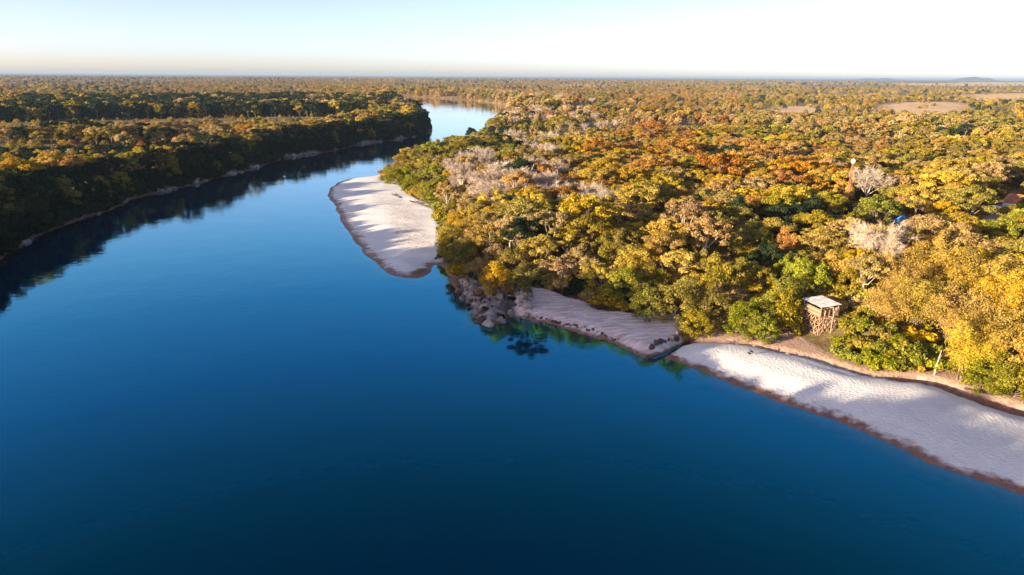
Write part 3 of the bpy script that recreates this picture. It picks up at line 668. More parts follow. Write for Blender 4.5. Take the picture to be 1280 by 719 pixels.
# heights by place
h = 6.5 + 5.5 * fbm(X / 22, Y / 22, 61, 3) + 4 * (R1 - .5)                      # right-bank thicket
h = np.where(~left & (D < 330), h * (.42 + .58 * sstep(1, 16, veg)), h)
farR = ~left & (D >= 330); h = np.where(farR, 4.5 + 6 * fbm(X / 60, Y / 60, 62, 3) * (.6 + .8 * R1), h)
shoreL = left & (dR < np.where(Y < 98, 27, 18))
h = np.where(left, 2.4 + 2.9 * R1, h)
h = np.where(shoreL, (np.where(Y < 20, 13.4, np.where(Y < 48, 11.2, np.where(Y < 98, 14.0, np.where(Y < 200, 9.0, 7.4)))) + np.where(Y < 98, 6.5, 5.5) * fbm(X / 14, Y / 14, 63, 2) + 3 * (R1 - .5)) * (.50 + .50 * sstep(0, 7, dR)), h)  # off-frame trees nearest the camera have heights shaped for their shadows on the beaches
tip = left & (Y > 330) & (dR < 160); h = np.where(tip & ~shoreL, 6 + 6 * R1, h)
row = left & (D > 620) & (D < 980) & (X < -120); h = np.where(row, 10 + 5 * R1, h)
h = np.where(D > 1100, 6 + 4 * R1, h)
h = np.where((D > 3200), h * 1.6, h)
pd_ = np.hypot(X - PLAT[0], Y - PLAT[1]); h = np.where((pd_ < 14) & (X > PLAT[0] - 1), np.minimum(h, 3.2), h)
# how dense
dens = np.ones(n)
dens = np.where(farR, np.clip(.25 + 2.2 * (fbm(X / 90, Y / 60, 64, 4) - .36), .06, 1), dens)
dens = np.where(left & ~shoreL & ~tip & ~row, .62, dens)
dens = np.where(left & (D > 440) & (D < 620) & (X < -120) & ~shoreL, .35, dens); h = np.where(left & (D > 440) & (D < 620) & (X < -120) & ~shoreL, 1.6 + 2.0 * R1, h)
dens = np.where(D > 1100, .75 * np.clip(.35 + 1.5 * (fbm(X / 260, Y / 260, 65, 3) - .3), .15, 1), dens)
dens = np.where((D > 700) & (dR < 70), .95, dens); h = np.where((D > 700) & (dR < 70), 11 + 5 * R1, h)
dens = np.where(fl > -3, .04, dens)
dens = np.where((pny < 112) & (pnx > 1000), dens * .45, dens)
ok = (R2 < dens) & (dR > np.where(left, 1.0 + h * .04, 2.2 + h * .08)) & (-beach > 1.2 + h * .10) & (tr > 1.5 + h * .12) & (Z > .4)
rad = h * np.where(R3 < .5, .46, .55) * (1 + .25 * (RS.rand(n) - .5)); rad = np.where(h < 6, np.maximum(rad, h * .62), rad)
# keep clear of the hand-placed trees and the small buildings
clr = [(*PLAT, 5.5), (PLAT[0] + 3.5, PLAT[1] + 3, 3.6), (PLAT[0] + 7, PLAT[1] + 5.5, 2.6), (PLAT[0] + 4, PLAT[1] - 1, 3.0), (PLAT[0] + 8, PLAT[1] + 1.5, 3.0), (PLAT[0] + 1, PLAT[1] + 5, 2.0), (PLAT[0] + 10, PLAT[1] + 6, 2.4), (PLAT[0] + 6, PLAT[1] + 1, 3.2), (*HUT, 5), *[(HUT[0] * (1 - k_ / 190), HUT[1] * (1 - k_ / 190), 2.6) for k_ in (4, 9, 14, 19, 24, 29)], (*HOUSE, 7), (HOUSE[0] - 3, HOUSE[1] - 9, 5), (*SHED, 3), (SHED[0] - 2, SHED[1] - 7, 4), (*MAST, 3), (MAST[0] - .5, MAST[1] - 6, 4)]
for x_, y_, r_ in clr: ok &= np.hypot(X - x_, Y - y_) > r_ + rad * .6
nearm = D < 420
for x_, y_, r_ in zip(hx, hy, hr): ok &= ~(nearm & (np.hypot(X - x_, Y - y_) < r_ * .62 + rad * .38))
# kinds from the picture regions
px, py, _ = to_px(X, Y, Z + h * .7)
Wt = np.zeros((n, 7))
for q in range(len(BLOBS)):
    g = np.exp(-((px - BP[q, 0]) ** 2 + (1.6 * (py - BP[q, 1])) ** 2) / (2 * (BR[q] * .6) ** 2)) + 1e-9
    Wt += g[:, None] * BW[q]
Wt += np.where((Wt.sum(1) < 1e-4)[:, None], np.array([1.5, 3, .3, 1, .8, 2, .4]), 0)
Wt /= Wt.sum(1, keepdims=True)
cum = np.cumsum(Wt, 1); cs_ = np.where(D > 350, 45.0, 9.0); clus = np.where(D > 350, .7, .55) * fbm(X / cs_, Y / cs_, 66, 2) + np.where(D > 350, .3, .45) * RS.rand(n); rk_ = np.argsort(np.argsort(clus)) / n
kind = (rk_[:, None] > cum).sum(1).clip(0, 6)
kind = np.where(shoreL & (dR < 12), np.where(RS.rand(n) < .88, 3, 1), kind)  # waterline trees mostly take the shade-darkened leaves, whatever their species
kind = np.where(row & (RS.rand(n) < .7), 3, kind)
SH = np.array(['umbrella', 'round'])[(RS.rand(n) < np.isin(kind, [1, 2, 3]) * .55 + .2).astype(int)]
SH = np.where(((h < 6.2) | (veg < 7)) & (D < 430), 'shrub', SH)
SH = np.where(kind == 6, 'bare', SH)
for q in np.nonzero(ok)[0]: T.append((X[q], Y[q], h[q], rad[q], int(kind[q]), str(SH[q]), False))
tx = np.array([t[0] for t in T]); ty = np.array([t[1] for t in T]); th = np.array([t[2] for t in T]); trd = np.array([t[3] for t in T]); tk = np.array([t[4] for t in T]); hand = np.array([t[6] for t in T])
tz = ground_z(tx, ty)
ppx, ppy, dep = to_px(tx, ty, tz + th * .75)
inframe = (ppx > 4) & (ppx < 1276) & (ppy > 60) & (ppy < 700) & (dep > 5)
score = np.where(inframe, th * trd / dep ** 2, 0) + np.where(hand & inframe, 1e3, 0)
order = np.argsort(-score); N_TREES = 298
solo = order[:N_TREES]; solo = solo[score[solo] > 0]
rest = np.setdiff1d(np.arange(len(T)), solo)
TD = np.hypot(tx, ty)

# ------------------------------------------------------------------ labels for single trees
KD = {'gold': 'golden-leaved', 'olive': 'olive-green', 'lime': 'bright yellow-green', 'dark': 'dark green', 'rust': 'rust-orange', 'tan': 'straw-coloured', 'bare': 'leafless grey-pink'}
SHN = {'umbrella': 'spreading tree', 'round': 'round-crowned tree', 'shrub': 'shrubby tree', 'plume': 'feathery bamboo clump', 'bare': 'bare-twigged tree'}
def zone(x, y, q):
    a, b = ppx[q], ppy[q]
    near_ = lambda p, r: math.hypot(x - p[0], y - p[1]) < r
    if inside(np.array([[x, y]]), LEFT_SIDE)[0]:
        dr = float(-sdf(np.array([[x, y]]), RIVER)[0])
        if dr < 8: return "at the shaded bank's waterline"
        if dr < 34: return "behind the shaded bank's waterline"
        return "on the dry plain behind the shaded bank"
    if near_(PLAT, 12): return "close beside the wooden lookout"
    if near_(MAST, 14): return "around the tall rusty mast"
    if near_(HUT, 13): return "beside the blue-roofed hut"
    if near_(HOUSE, 16) or near_(SHED, 13): return "along the red dirt track"
    P1 = np.array([[x, y]])
    if -sdf(P1, SANDBAR)[0] < 14: return "edging the curved sandbar"
    if -sdf(P1, ROCKY)[0] < 16: return "above the grey rocky point"
    if -sdf(P1, BEACH2)[0] < 14: return "above the shaded slab beach"
    if -sdf(P1, BEACH1)[0] < 22: return "above the white beach"
    if a < 660 and b < 210: return "on the point beyond the sandbar"
    if a < 720: return "between sandbar and rocky point"
    if a < 900: return "inland of the shaded beach" if b > 215 else "in the rusty canopy inland"
    if a < 1060: return "inland of the wooden lookout" if b > 215 else "in the canopy beyond the mast"
    return "in the grove behind the white beach" if b > 280 else "beyond the hut and dirt track"
sxy = np.stack([tx[solo], ty[solo]], 1)
hq = np.percentile(th[solo], [25, 75])
def pick_shape(sh, q): return (sh, int(q) % len(SHAPES[sh]))
for n_, q in enumerate(solo):
    x, y, hh, r, kk, sh, _ = T[q]; kd = KN[kk]
    d2 = ((sxy - sxy[n_]) ** 2).sum(1); d2[n_] = 1e9; nn2 = np.argsort(d2)[:2]; nbk = KN[tk[solo[nn2[0]]]]; nb2 = KN[tk[solo[nn2[1]]]]
    by_ = f'between {KD[nbk]} and {KD[nb2]} ones' if nbk != nb2 else f'between two {KD[nbk]} ones'
    size = 'low ' if hh < hq[0] else ('tall ' if hh > hq[1] else '')
    nm = {'plume': 'bamboo_clump', 'bare': 'bare_tree'}.get(sh, 'tree')
    lab = f"{size}{KD[kd]} {'tree' if sh == 'bare' else SHN[sh]} {zone(x, y, q)}, {by_}"
    if len(lab.split()) > 16: size = ''; lab = f"{size}{KD[kd]} {'tree' if sh == 'bare' else SHN[sh].split()[-1]} {zone(x, y, q)}, {by_}"
    key = pick_shape(sh, q * 7 + n_)
    root = empty(nm, (x, y, tz[q] - .1), rnd.uniform(0, 2 * PI), (r / 5.0, r / 5.0, hh / 10.0))
    tag(root, lab, 'tree', f"{KD[kd]} trees {zone(x, y, q)}")
    link('canes' if sh == 'plume' else 'trunk', TRUNK[key], root, KINDS['gold'] if False else (M_PALE if kd in ('bare', 'tan') else M_BARK))
    link({'bare': 'twigs', 'plume': 'plumes'}.get(sh, 'crown'), CROWN[key], root, KINDS['grove' if sh == 'plume' else kd])

# ------------------------------------------------------------------ the rest of the woods: one mass
def scatter(name, pts, rot, scl, idx):
    me = bpy.data.meshes.new(name); me.vertices.add(len(pts)); me.vertices.foreach_set('co', np.asarray(pts, np.float32).ravel())
    a = me.attributes.new('rz', 'FLOAT', 'POINT'); a.data.foreach_set('value', np.asarray(rot, np.float32))
    a = me.attributes.new('sc', 'FLOAT_VECTOR', 'POINT'); a.data.foreach_set('vector', np.asarray(scl, np.float32).ravel())
    a = me.attributes.new('pick', 'INT', 'POINT'); a.data.foreach_set('value', np.asarray(idx, np.int32))
    o = bpy.data.objects.new(name, me); COL.objects.link(o)
    g = bpy.data.node_groups.new(name, 'GeometryNodeTree')
    g.interface.new_socket('Geometry', in_out='INPUT', socket_type='NodeSocketGeometry'); g.interface.new_socket('Geometry', in_out='OUTPUT', socket_type='NodeSocketGeometry')
    gi = g.nodes.new('NodeGroupInput'); go = g.nodes.new('NodeGroupOutput')
    ci = g.nodes.new('GeometryNodeCollectionInfo'); ci.inputs[0].default_value = PROTO; ci.inputs['Separate Children'].default_value = True; ci.inputs['Reset Children'].default_value = True
    ip = g.nodes.new('GeometryNodeInstanceOnPoints'); ip.inputs['Pick Instance'].default_value = True
    def na(nm, ty):
        q = g.nodes.new('GeometryNodeInputNamedAttribute'); q.data_type = ty; q.inputs[0].default_value = nm; return q.outputs[0]
    cb = g.nodes.new('ShaderNodeCombineXYZ'); g.links.new(na('rz', 'FLOAT'), cb.inputs[2])
    er = g.nodes.new('FunctionNodeEulerToRotation'); g.links.new(cb.outputs[0], er.inputs[0])
    g.links.new(gi.outputs[0], ip.inputs['Points']); g.links.new(ci.outputs[0], ip.inputs['Instance'])
    g.links.new(na('pick', 'INT'), ip.inputs['Instance Index']); g.links.new(er.outputs[0], ip.inputs['Rotation']); g.links.new(na('sc', 'FLOAT_VECTOR'), ip.inputs['Scale'])
    g.links.new(ip.outputs[0], go.inputs[0])
    md = o.modifiers.new('scatter', 'NODES'); md.node_group = g
    return o
pk = np.zeros(len(rest), int)
for z_, q in enumerate(rest):
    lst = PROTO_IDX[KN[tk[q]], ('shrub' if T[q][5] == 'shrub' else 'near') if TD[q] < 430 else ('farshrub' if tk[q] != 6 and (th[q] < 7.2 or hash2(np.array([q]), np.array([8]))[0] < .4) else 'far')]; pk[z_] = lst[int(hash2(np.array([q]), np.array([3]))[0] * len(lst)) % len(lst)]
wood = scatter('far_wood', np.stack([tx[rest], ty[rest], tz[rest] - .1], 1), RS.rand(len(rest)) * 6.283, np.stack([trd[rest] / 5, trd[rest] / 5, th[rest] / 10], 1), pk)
tag(wood, 'mixed dry woodland spreading over the plain to the horizon', 'woodland', kind='stuff')
# undergrowth below and between the trees
ux, uy = band(0, 380, 2.6, 90)
P_, D, dR, sb, b1, b2, us, rk, nr = height_parts(ux, uy)
be = np.maximum.reduce([sb, b1, b2, us, rk])
tr = np.full(len(ux), 1e3); tr[nr] = np.minimum(seg_dist(P_[nr], TRACK, False) - 1.8, seg_dist(P_[nr], PATH, False) - .3)
uok = (dR > 1.6) & (-be > .9) & (tr > 1.4) & (RS.rand(len(ux)) < .8) & (np.hypot(ux - PLAT[0], uy - PLAT[1]) > 3.6)
ux, uy = ux[uok], uy[uok]; D = D[uok]; dR = dR[uok]
ls_ = smooth_poly(LEFT_SHORE, 4, False); sx, sy = [], []
for a, b in zip(ls_[:-1], ls_[1:]):
    L = np.linalg.norm(b - a); tn = (b - a) / L
    for _ in range(int(L * (3.2 if math.hypot(*a) < 600 else 1.2)) + 1):
        t = rnd.random() * L; off = .9 + 8 * rnd.random() ** 1.4; sx.append(a[0] + tn[0] * t - tn[1] * off); sy.append(a[1] + tn[1] * t + tn[0] * off)
sx, sy = np.array(sx), np.array(sy); sP = np.stack([sx, sy], 1); so = (-sdf(sP, RIVER) > .5) & ((vnoise(sx / 11, sy / 11, 95) < .52) | (-sdf(sP, RIVER) > 2.4))
ux = np.concatenate([ux, sx[so]]); uy = np.concatenate([uy, sy[so]]); D = np.hypot(ux, uy)
uz = ground_z(ux, uy); un = len(ux); us_ = RS.uniform(.6, 1.3, un) * np.where(ux > 0, 1.35, 1.35)
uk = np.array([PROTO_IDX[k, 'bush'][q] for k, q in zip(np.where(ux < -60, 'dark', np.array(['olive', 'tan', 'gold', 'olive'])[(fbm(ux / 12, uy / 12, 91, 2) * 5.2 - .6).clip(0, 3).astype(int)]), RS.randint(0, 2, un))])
und = scatter('undergrowth', np.stack([ux, uy, uz - .1], 1), RS.rand(un) * 6.28, np.stack([us_ * 1.1, us_ * 1.1, us_ * 1.15], 1), uk)
tag(und, 'low scrub filling the gaps under the trees', 'undergrowth', kind='stuff')

# ------------------------------------------------------------------ bushes at the edge of the sand
BUSH_N = [0]
def bush(x, y, h_, r_, kd, lab, grp):
    q = BUSH_N[0]; BUSH_N[0] += 1
    b = empty('bush', (x, y, float(ground_z(x, y)) - .05), rnd.uniform(0, 6.28), (r_ / 1.7, r_ / 1.7, h_ / 1.7))
    tag(b, lab, 'bush', grp)
    link('stems', TRUNK['bush', q % 3], b, M_BARK); link('foliage', CROWN['bush', q % 3], b, KINDS[kd])
def along(pts, step, off=(0, 0), jit=.5):
    p = np.array(G(pts)); seg = np.linalg.norm(np.diff(p, axis=0), axis=1); L = np.concatenate([[0], np.cumsum(seg)]); out = []
    for t in np.arange(0, L[-1], step):
        out.append((np.interp(t, L, p[:, 0]) + off[0] + rnd.uniform(-jit, jit), np.interp(t, L, p[:, 1]) + off[1] + rnd.uniform(-jit, jit)))
    return out
ORD = ['first', 'second', 'third', 'fourth', 'fifth', 'sixth', 'seventh', 'eighth', 'ninth', 'tenth', 'eleventh', 'twelfth', 'thirteenth', 'fourteenth', 'fifteenth', 'sixteenth', 'seventeenth', 'eighteenth', 'nineteenth', 'twentieth']
def nth(k): return ORD[k] if k < 20 else 'twenty-' + ORD[k - 20] if k < 29 else 'next'
def free(x, y, rad=3.4): return math.hypot(x - PLAT[0], y - PLAT[1]) > rad
sz = lambda v, a, b: 'small' if v < a else ('broad' if v > b else 'rounded')
for k_, (x, y) in enumerate(along([(662, 366), (692, 368), (715, 377), (740, 382), (752, 391), (782, 394), (812, 397), (838, 393)], 1.9, (0, 1.4))):
    hh = rnd.uniform(1.3, 2.6); bush(x, y, hh, hh * rnd.uniform(.75, 1.0), 'shade', f"{nth(k_)} shade-darkened green bush from the rocky point edging the slab beach", 'deep green bushes edging the slab beach')
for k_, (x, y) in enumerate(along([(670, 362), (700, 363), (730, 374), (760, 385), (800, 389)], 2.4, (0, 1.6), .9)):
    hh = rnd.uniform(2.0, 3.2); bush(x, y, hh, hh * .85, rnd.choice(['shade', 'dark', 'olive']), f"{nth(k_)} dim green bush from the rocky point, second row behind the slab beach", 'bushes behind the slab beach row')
for rowp, kd, txt in (([(1048, 452), (1078, 462), (1105, 468), (1135, 470), (1162, 468)], 'lime', 'front row against the white beach'), ([(1050, 443), (1080, 450), (1110, 456), (1140, 458), (1165, 456)], 'lime', 'middle row above the white beach'), ([(1062, 432), (1090, 438), (1120, 443), (1150, 446), (1166, 444)], 'lime', 'upper row above the white beach'), ([(1075, 420), (1105, 426), (1135, 430), (1158, 432)], 'olive', 'top row under the golden grove')):
    for k_, (x, y) in enumerate(along(rowp, 1.75, (0, 0), .5)):
        hh = rnd.uniform(1.7, 3.1); bush(x, y, hh, hh * rnd.uniform(.75, 1.0), kd, f"{nth(k_)} {'bright' if kd == 'lime' else 'olive'} green bush from the lookout, {txt}", f'green bushes, {txt}')
for k_, (x, y) in enumerate(along([(862, 421), (880, 418), (905, 419), (925, 417), (945, 416)], 1.6, (0, .5), .6)):
    hh = rnd.uniform(.9, 1.9); bush(x, y, hh, hh * .95, rnd.choice(['tan', 'tan', 'gold', 'olive']), f"{nth(k_)} dry scrubby bush from the gully head behind the white beach", 'dry scrub at the gully head')
for x, y in along([(960, 413), (985, 417), (1003, 425)], 1.9, (0, .8), .5):
    if free(x, y): hh = rnd.uniform(1.6, 2.6); bush(x, y, hh, hh * .9, 'lime', f"{sz(hh, 1.9, 2.3)} yellow-green bush left of the wooden lookout", 'bushes left of the lookout')
for k_, (x, y) in enumerate(along([(1185, 470), (1210, 478), (1240, 488), (1268, 498)], 1.9, (0, 1.2), .7)):
    hh = rnd.uniform(1.4, 2.8); bush(x, y, hh, hh * .9, rnd.choice(['lime', 'olive', 'gold']), f"{nth(k_)} leafy bush from the sandy path on the bank above the ditch", 'bushes above the ditch')
for k_, (x, y) in enumerate(along([(570, 345), (578, 352), (590, 360), (604, 364), (625, 363), (645, 362)], 1.7, (.4, .8), .5)):
    hh = rnd.uniform(1.4, 2.8); bush(x, y, hh, hh * .9, rnd.choice(['olive', 'gold', 'dark']), f"{nth(k_)} bush from the sandbar side behind the rocky point", 'bushes behind the rocky point')
for k_, (x, y) in enumerate(along([(556, 330), (553, 312), (551, 296), (549, 280), (544, 266), (528, 255), (510, 244), (498, 232), (480, 226)], 3.2, (1.4, .6), .7)):
    hh = rnd.uniform(1.6, 3.4); bush(x, y, hh, hh * .95, rnd.choice(['lime', 'lime', 'olive']), f"{nth(k_)} green bush from the dark corner rocks fringing the sandbar", 'bushes fringing the sandbar')
for px_, py_ in ((607, 388), (640, 377), (626, 392)):
    x, y = ground_at(px_, py_, 1.2); hh = rnd.uniform(.8, 1.2); bush(x, y, hh, hh, 'shade', 'low green bush growing among the rocks of the point', 'bushes among the rocks')

# ------------------------------------------------------------------ rocks
import bmesh
def rock_mesh(seed, sub=2):
    bm = bmesh.new(); bmesh.ops.create_icosphere(bm, subdivisions=sub, radius=1.0); rs = np.random.RandomState(seed)
    pl = [(unit(rs.normal(size=3)), rs.uniform(.40, .72)) for _ in range(12)]
    for v in bm.verts:
        p = np.array(v.co)
        for n_, d_ in pl:                                   # cut flat faces into the lump
            e = p @ n_ - d_
            if e > 0: p = p - n_ * e
        p = p * (1.25 + .035 * rs.normal()); v.co = p
    me = bpy.data.meshes.new('rock'); bm.to_mesh(me); bm.free(); return me
ROCKS = [rock_mesh(700 + q, 2 + (q % 2)) for q in range(8)]
M_ROCK = simple_mat('weathered_rock', (.27, .205, .18), .9, .4, 1.6, .6); M_ROCKD = simple_mat('dark_wet_rock', (.09, .065, .058), .7, .4, 1.6, .6); M_ROCKP = simple_mat('pale_rock', (.42, .345, .30), .9, .3, 1.6, .5)
for r_ in ROCKS: r_.materials.append(M_ROCK)
RN = [0]
def rock(x, y, s_, flat, mat, lab, grp, sink=.3, z=None):
    o = bpy.data.objects.new('rock', ROCKS[RN[0] % 8]); COL.objects.link(o); RN[0] += 1
    o.location = (x, y, (float(ground_z(x, y)) if z is None else z) + s_ * flat * (.5 - sink)); o.rotation_euler = (rnd.uniform(-.25, .25), rnd.uniform(-.25, .25), rnd.uniform(0, 6.28))
    o.scale = (s_ * rnd.uniform(.8, 1.25), s_ * rnd.uniform(.7, 1.0), s_ * flat * rnd.uniform(.8, 1.2))
    if mat is not M_ROCK: o.material_slots[0].link = 'OBJECT'; o.material_slots[0].material = mat
    return tag(o, lab, 'rock', grp)
RKP = np.array(ROCKY); lo, hi = RKP.min(0), RKP.max(0); placed = []
for _ in range(1500):
    p = np.array([[rnd.uniform(lo[0] - 1, hi[0] + 1), rnd.uniform(lo[1] - 1, hi[1] + 1)]]); d_ = float(sdf(p, RKP)[0]); dr = float(-sdf(p, RIVER)[0])
    if d_ < -.5 or dr < -.7: continue
    s_ = (.30 + .85 * rnd.random() ** 2) * (1.15 if dr < 3 else .85)
    if any(math.hypot(p[0, 0] - a, p[0, 1] - b) < .62 * (s_ + c) for a, b, c in placed): continue
    placed.append((p[0, 0], p[0, 1], s_))
    if len(placed) > 130: break
info = []
for x, y, s_ in placed:
    wl_ = float(-sdf(np.array([[x, y]]), RIVER)[0]) < 1.4
    mat = M_ROCKD if rnd.random() < (.35 if wl_ else .4) else (M_ROCKP if rnd.random() < .35 else M_ROCK)
    info.append((wl_, mat, {M_ROCKD: 'dark', M_ROCKP: 'pale', M_ROCK: 'grey-pink'}[mat], 'large' if s_ > .95 else ('small' if s_ < .6 else 'middling')))
for k_, (x, y, s_) in enumerate(placed):
    wl_, mat, tone, sw = info[k_]
    nb_ = sorted(range(len(placed)), key=lambda q: (placed[q][0] - x) ** 2 + (placed[q][1] - y) ** 2)[1:3]
    n1_, n2_ = info[nb_[0]], info[nb_[1]]
    rock(x, y, s_, .8, mat, f"{sw} {tone} rock {'at waterline of' if wl_ else 'on'} rocky point, between {n1_[3]} {n1_[2]} and {n2_[3]} {n2_[2]} ones", f"{tone} rocks {'at the waterline of' if wl_ else 'on'} the rocky point", z=max(float(ground_z(x, y)), .0))
for k_, (x, y) in enumerate(along([(658, 397), (680, 401.5), (700, 406.5), (722, 412), (752, 421), (775, 429)], .45, (0, .12), .28)):
    s_ = .10 + .34 * rnd.random() ** 2; rock(x, y, s_, .7, M_ROCKD, f"{nth(k_)} dark stone from the rocky point in the slab beach edge", 'dark stones along the slab beach')
for x, y in along([(815, 444.5), (828, 439.5), (842, 433.5), (855, 427)], .7, (-.3, .45), .35):
    s_ = rnd.uniform(.3, .75); rock(x, y, s_, .8, rnd.choice([M_ROCKD, M_ROCK]), f"{'large' if s_ > .5 else 'small'} broken rock lining the gully between the two beaches", 'broken rocks lining the gully')
for x, y in along([(543, 326), (547, 323), (551, 326)], .9, (0, 0), .5): rock(x, y, rnd.uniform(.4, .9), .7, M_ROCKD, 'dark rock at the inner corner of the sandbar', 'dark rocks at the sandbar corner')
for x, y in along([(563, 344), (570, 350), (577, 360), (584, 366)], 1.1, (.3, .3), .5): s_ = rnd.uniform(.4, 1.0); rock(x, y, s_, .9, rnd.choice([M_ROCKP, M_ROCK]), f"{'large' if s_ > .7 else 'small'} pale rock on the shore between sandbar and rocky point", 'pale rocks between sandbar and point')
LS = smooth_poly(LEFT_SHORE[:21], 4, False); acc = 0.0; lastp = LS[0]
for a, b in zip(LS[:-1], LS[1:]):
    L = np.linalg.norm(b - a); t = 0
    while t < L:
        p = a + (b - a) * t / L; dd_ = math.hypot(*p); st = .9 + .0045 * dd_; t += st
        if vnoise(p[0] / 11, p[1] / 11, 95) < .50 or RN[0] > 500: continue
        tn = (b - a) / L; off = rnd.uniform(-.6, 2.6); x, y = p[0] - tn[1] * off, p[1] + tn[0] * off
        s_ = (.22 + .85 * rnd.random() ** 1.8) * (1 + dd_ / 520); big_ = s_ > 1.2
        mat = M_ROCKP if rnd.random() < .6 else M_ROCK
        wh = 'near stretch' if False else ('tip' if dd_ > 380 else ('middle reach' if dd_ > 240 else 'broad bend'))
        rock(x, y, s_, rnd.uniform(.35, .75), mat, f"{'broad' if big_ else 'small'} {'pale' if mat is M_ROCKP else 'grey'} ledge rock under the trees, {wh} of the shaded bank", f"ledge rocks, {wh} of the shaded bank", z=max(float(ground_z(x, y)), .05))

# ------------------------------------------------------------------ the wooden lookout
M_WOOD = simple_mat('weathered_wood', (.30, .185, .115), .85, .3, 4.0, .3); M_WOODP = simple_mat('pale_wood', (.42, .29, .20), .85, .25, 4.0, .3); M_WOODD = simple_mat('reddish_wood', (.25, .13, .085), .85, .3, 4.0, .3)
M_TIN = simple_mat('tin_roof', (.50, .50, .51), .55, .35, 1.6, .1, .5)
def part(name, vf, mat, parent, label=None):
    o = link(name, mesh_np(name, vf[0], vf[1], None, False, [mat]), parent)
    if label: o['label'] = label
    return o
def corrugated(w_, l_, th_=.03, amp=.035, k=9):
    """one sheet of roofing, w_ across the waves, l_ along them, centred"""
    V = []; Fq = []; m_ = k * 4
    for z_ in (0, -th_):
        for q in range(m_ + 1):
            x = -w_ / 2 + w_ * q / m_; zz = amp * math.cos(q / 4 * 2 * PI) + z_
            V += [(x, -l_ / 2, zz), (x, l_ / 2, zz)]
    o = 2 * (m_ + 1)
    for q in range(m_):
        a = 2 * q; Fq.append([a, a + 2, a + 3, a + 1]); Fq.append([o + a, o + a + 1, o + a + 3, o + a + 2])
        Fq.append([a, o + a, o + a + 2, a + 2]); Fq.append([a + 1, a + 3, o + a + 3, o + a + 1])
    e = 2 * m_; Fq.append([0, 1, o + 1, o]); Fq.append([e, o + e, o + e + 1, e + 1])
    return np.array(V, float), np.array(Fq)
def place(vf, R=None, t=(0, 0, 0)):
    V = vf[0] if R is None else vf[0] @ np.array(R).T
    return V + np.array(t), vf[1]
gzP = min(float(ground_z(PLAT[0] + a, PLAT[1] + b)) for a in (-1.5, 0, 1.5) for b in (-1.5, 0, 1.5)) - .1
La = np.array(ground_at(1001, 411, gzP)); Fa_ = np.array(ground_at(1025, 424, gzP)); yaw = math.atan2(Fa_[1] - La[1], Fa_[0] - La[0])
SX, SY, DZ, RZ_ = 4.1, 3.1, 3.45, 5.25
ex = np.array([math.cos(yaw), math.sin(yaw)]); ey = np.array([-math.sin(yaw), math.cos(yaw)])
base = La + ex * SX / 2 + ey * SY / 2
lk = empty('wooden_lookout', (base[0], base[1], gzP), yaw)
tag(lk, 'raised wooden lookout with lattice legs, plank parapet and pale tin roof', 'lookout')
hx_, hy_ = SX / 2, SY / 2
nbx, nby = 4, 4
for q in range(nbx + 1):
    for z_ in range(nby + 1):
        x, y = -hx_ + SX * q / nbx, -hy_ + SY * z_ / nby
        corner = q in (0, nbx) and z_ in (0, nby)
        if not (q in (0, nbx) or z_ in (0, nby)): continue
        part('post', beam((x, y, -.9), (x, y, RZ_ - .25 if corner else DZ + 1.05), .16 if corner else .11), M_WOODP if (q + z_) % 2 else M_WOOD, lk)
lev = [0.1, 1.2, 2.25, DZ - .12]
def brace_face(p0, p1, nb, nrm):
    p0 = np.array(p0); p1 = np.array(p1); nrm = np.array(nrm)
    for q in range(nb):
        a = p0 + (p1 - p0) * q / nb; b = p0 + (p1 - p0) * (q + 1) / nb
        for l0, l1 in zip(lev[:-1], lev[1:]):
            part('brace', beam((a[0] + nrm[0] * .10, a[1] + nrm[1] * .10, l0), (b[0] + nrm[0] * .10, b[1] + nrm[1] * .10, l1), .07), M_WOODP, lk)
            part('brace', beam((b[0] + nrm[0] * .16, b[1] + nrm[1] * .16, l0), (a[0] + nrm[0] * .16, a[1] + nrm[1] * .16, l1), .07), M_WOOD, lk)
    for l0 in lev[1:]:
        part('girt', beam((p0[0] + nrm[0] * .03, p0[1] + nrm[1] * .03, l0 + .003), (p1[0] + nrm[0] * .03, p1[1] + nrm[1] * .03, l0 + .003), .09, .11), M_WOODD, lk)
brace_face((-hx_, -hy_), (hx_, -hy_), nbx, (0, -1)); brace_face((hx_, -hy_), (hx_, hy_), nby, (1, 0)); brace_face((-hx_, hy_), (-hx_, -hy_), nby, (-1, 0)); brace_face((hx_, hy_), (-hx_, hy_), nbx, (0, 1))
for q in range(16):
    x = -hx_ - .15 + (SX + .3) * (q + .5) / 16
    part('deck_plank', beam((x, -hy_ - .22, DZ + .03 + .004 * (q % 3)), (x, hy_ + .22, DZ + .03 + .004 * (q % 3)), (SX + .3) / 16 - .02, .06), (M_WOOD, M_WOODD, M_WOODP)[q % 3], lk)
for fx, (a, b) in enumerate((((-hx_, -hy_ - .11), (hx_, -hy_ - .11)), ((-hx_ - .11, -hy_), (-hx_ - .11, hy_)), ((hx_ + .11, hy_ - .45), (hx_ + .11, hy_)), ((-hx_, hy_ + .11), (hx_, hy_ + .11)))):
    for q in range(5):
        zz = DZ + .2 + q * .19; part('parapet_board', beam((*a, zz), (*b, zz), .035, .165), (M_WOODP, M_WOOD, M_WOODD)[(q + fx) % 3], lk)
    part('handrail', beam((*a, DZ + 1.17), (*b, DZ + 1.17), .14, .06), M_WOODP, lk)
for q in range(2): part('roof_beam', beam((-hx_ - .1, (-1, 1)[q] * (hy_ - .05), RZ_ - .22 + q * .0), (hx_ + .1, (-1, 1)[q] * (hy_ - .05), RZ_ - .22), .10, .14), M_WOODD, lk)
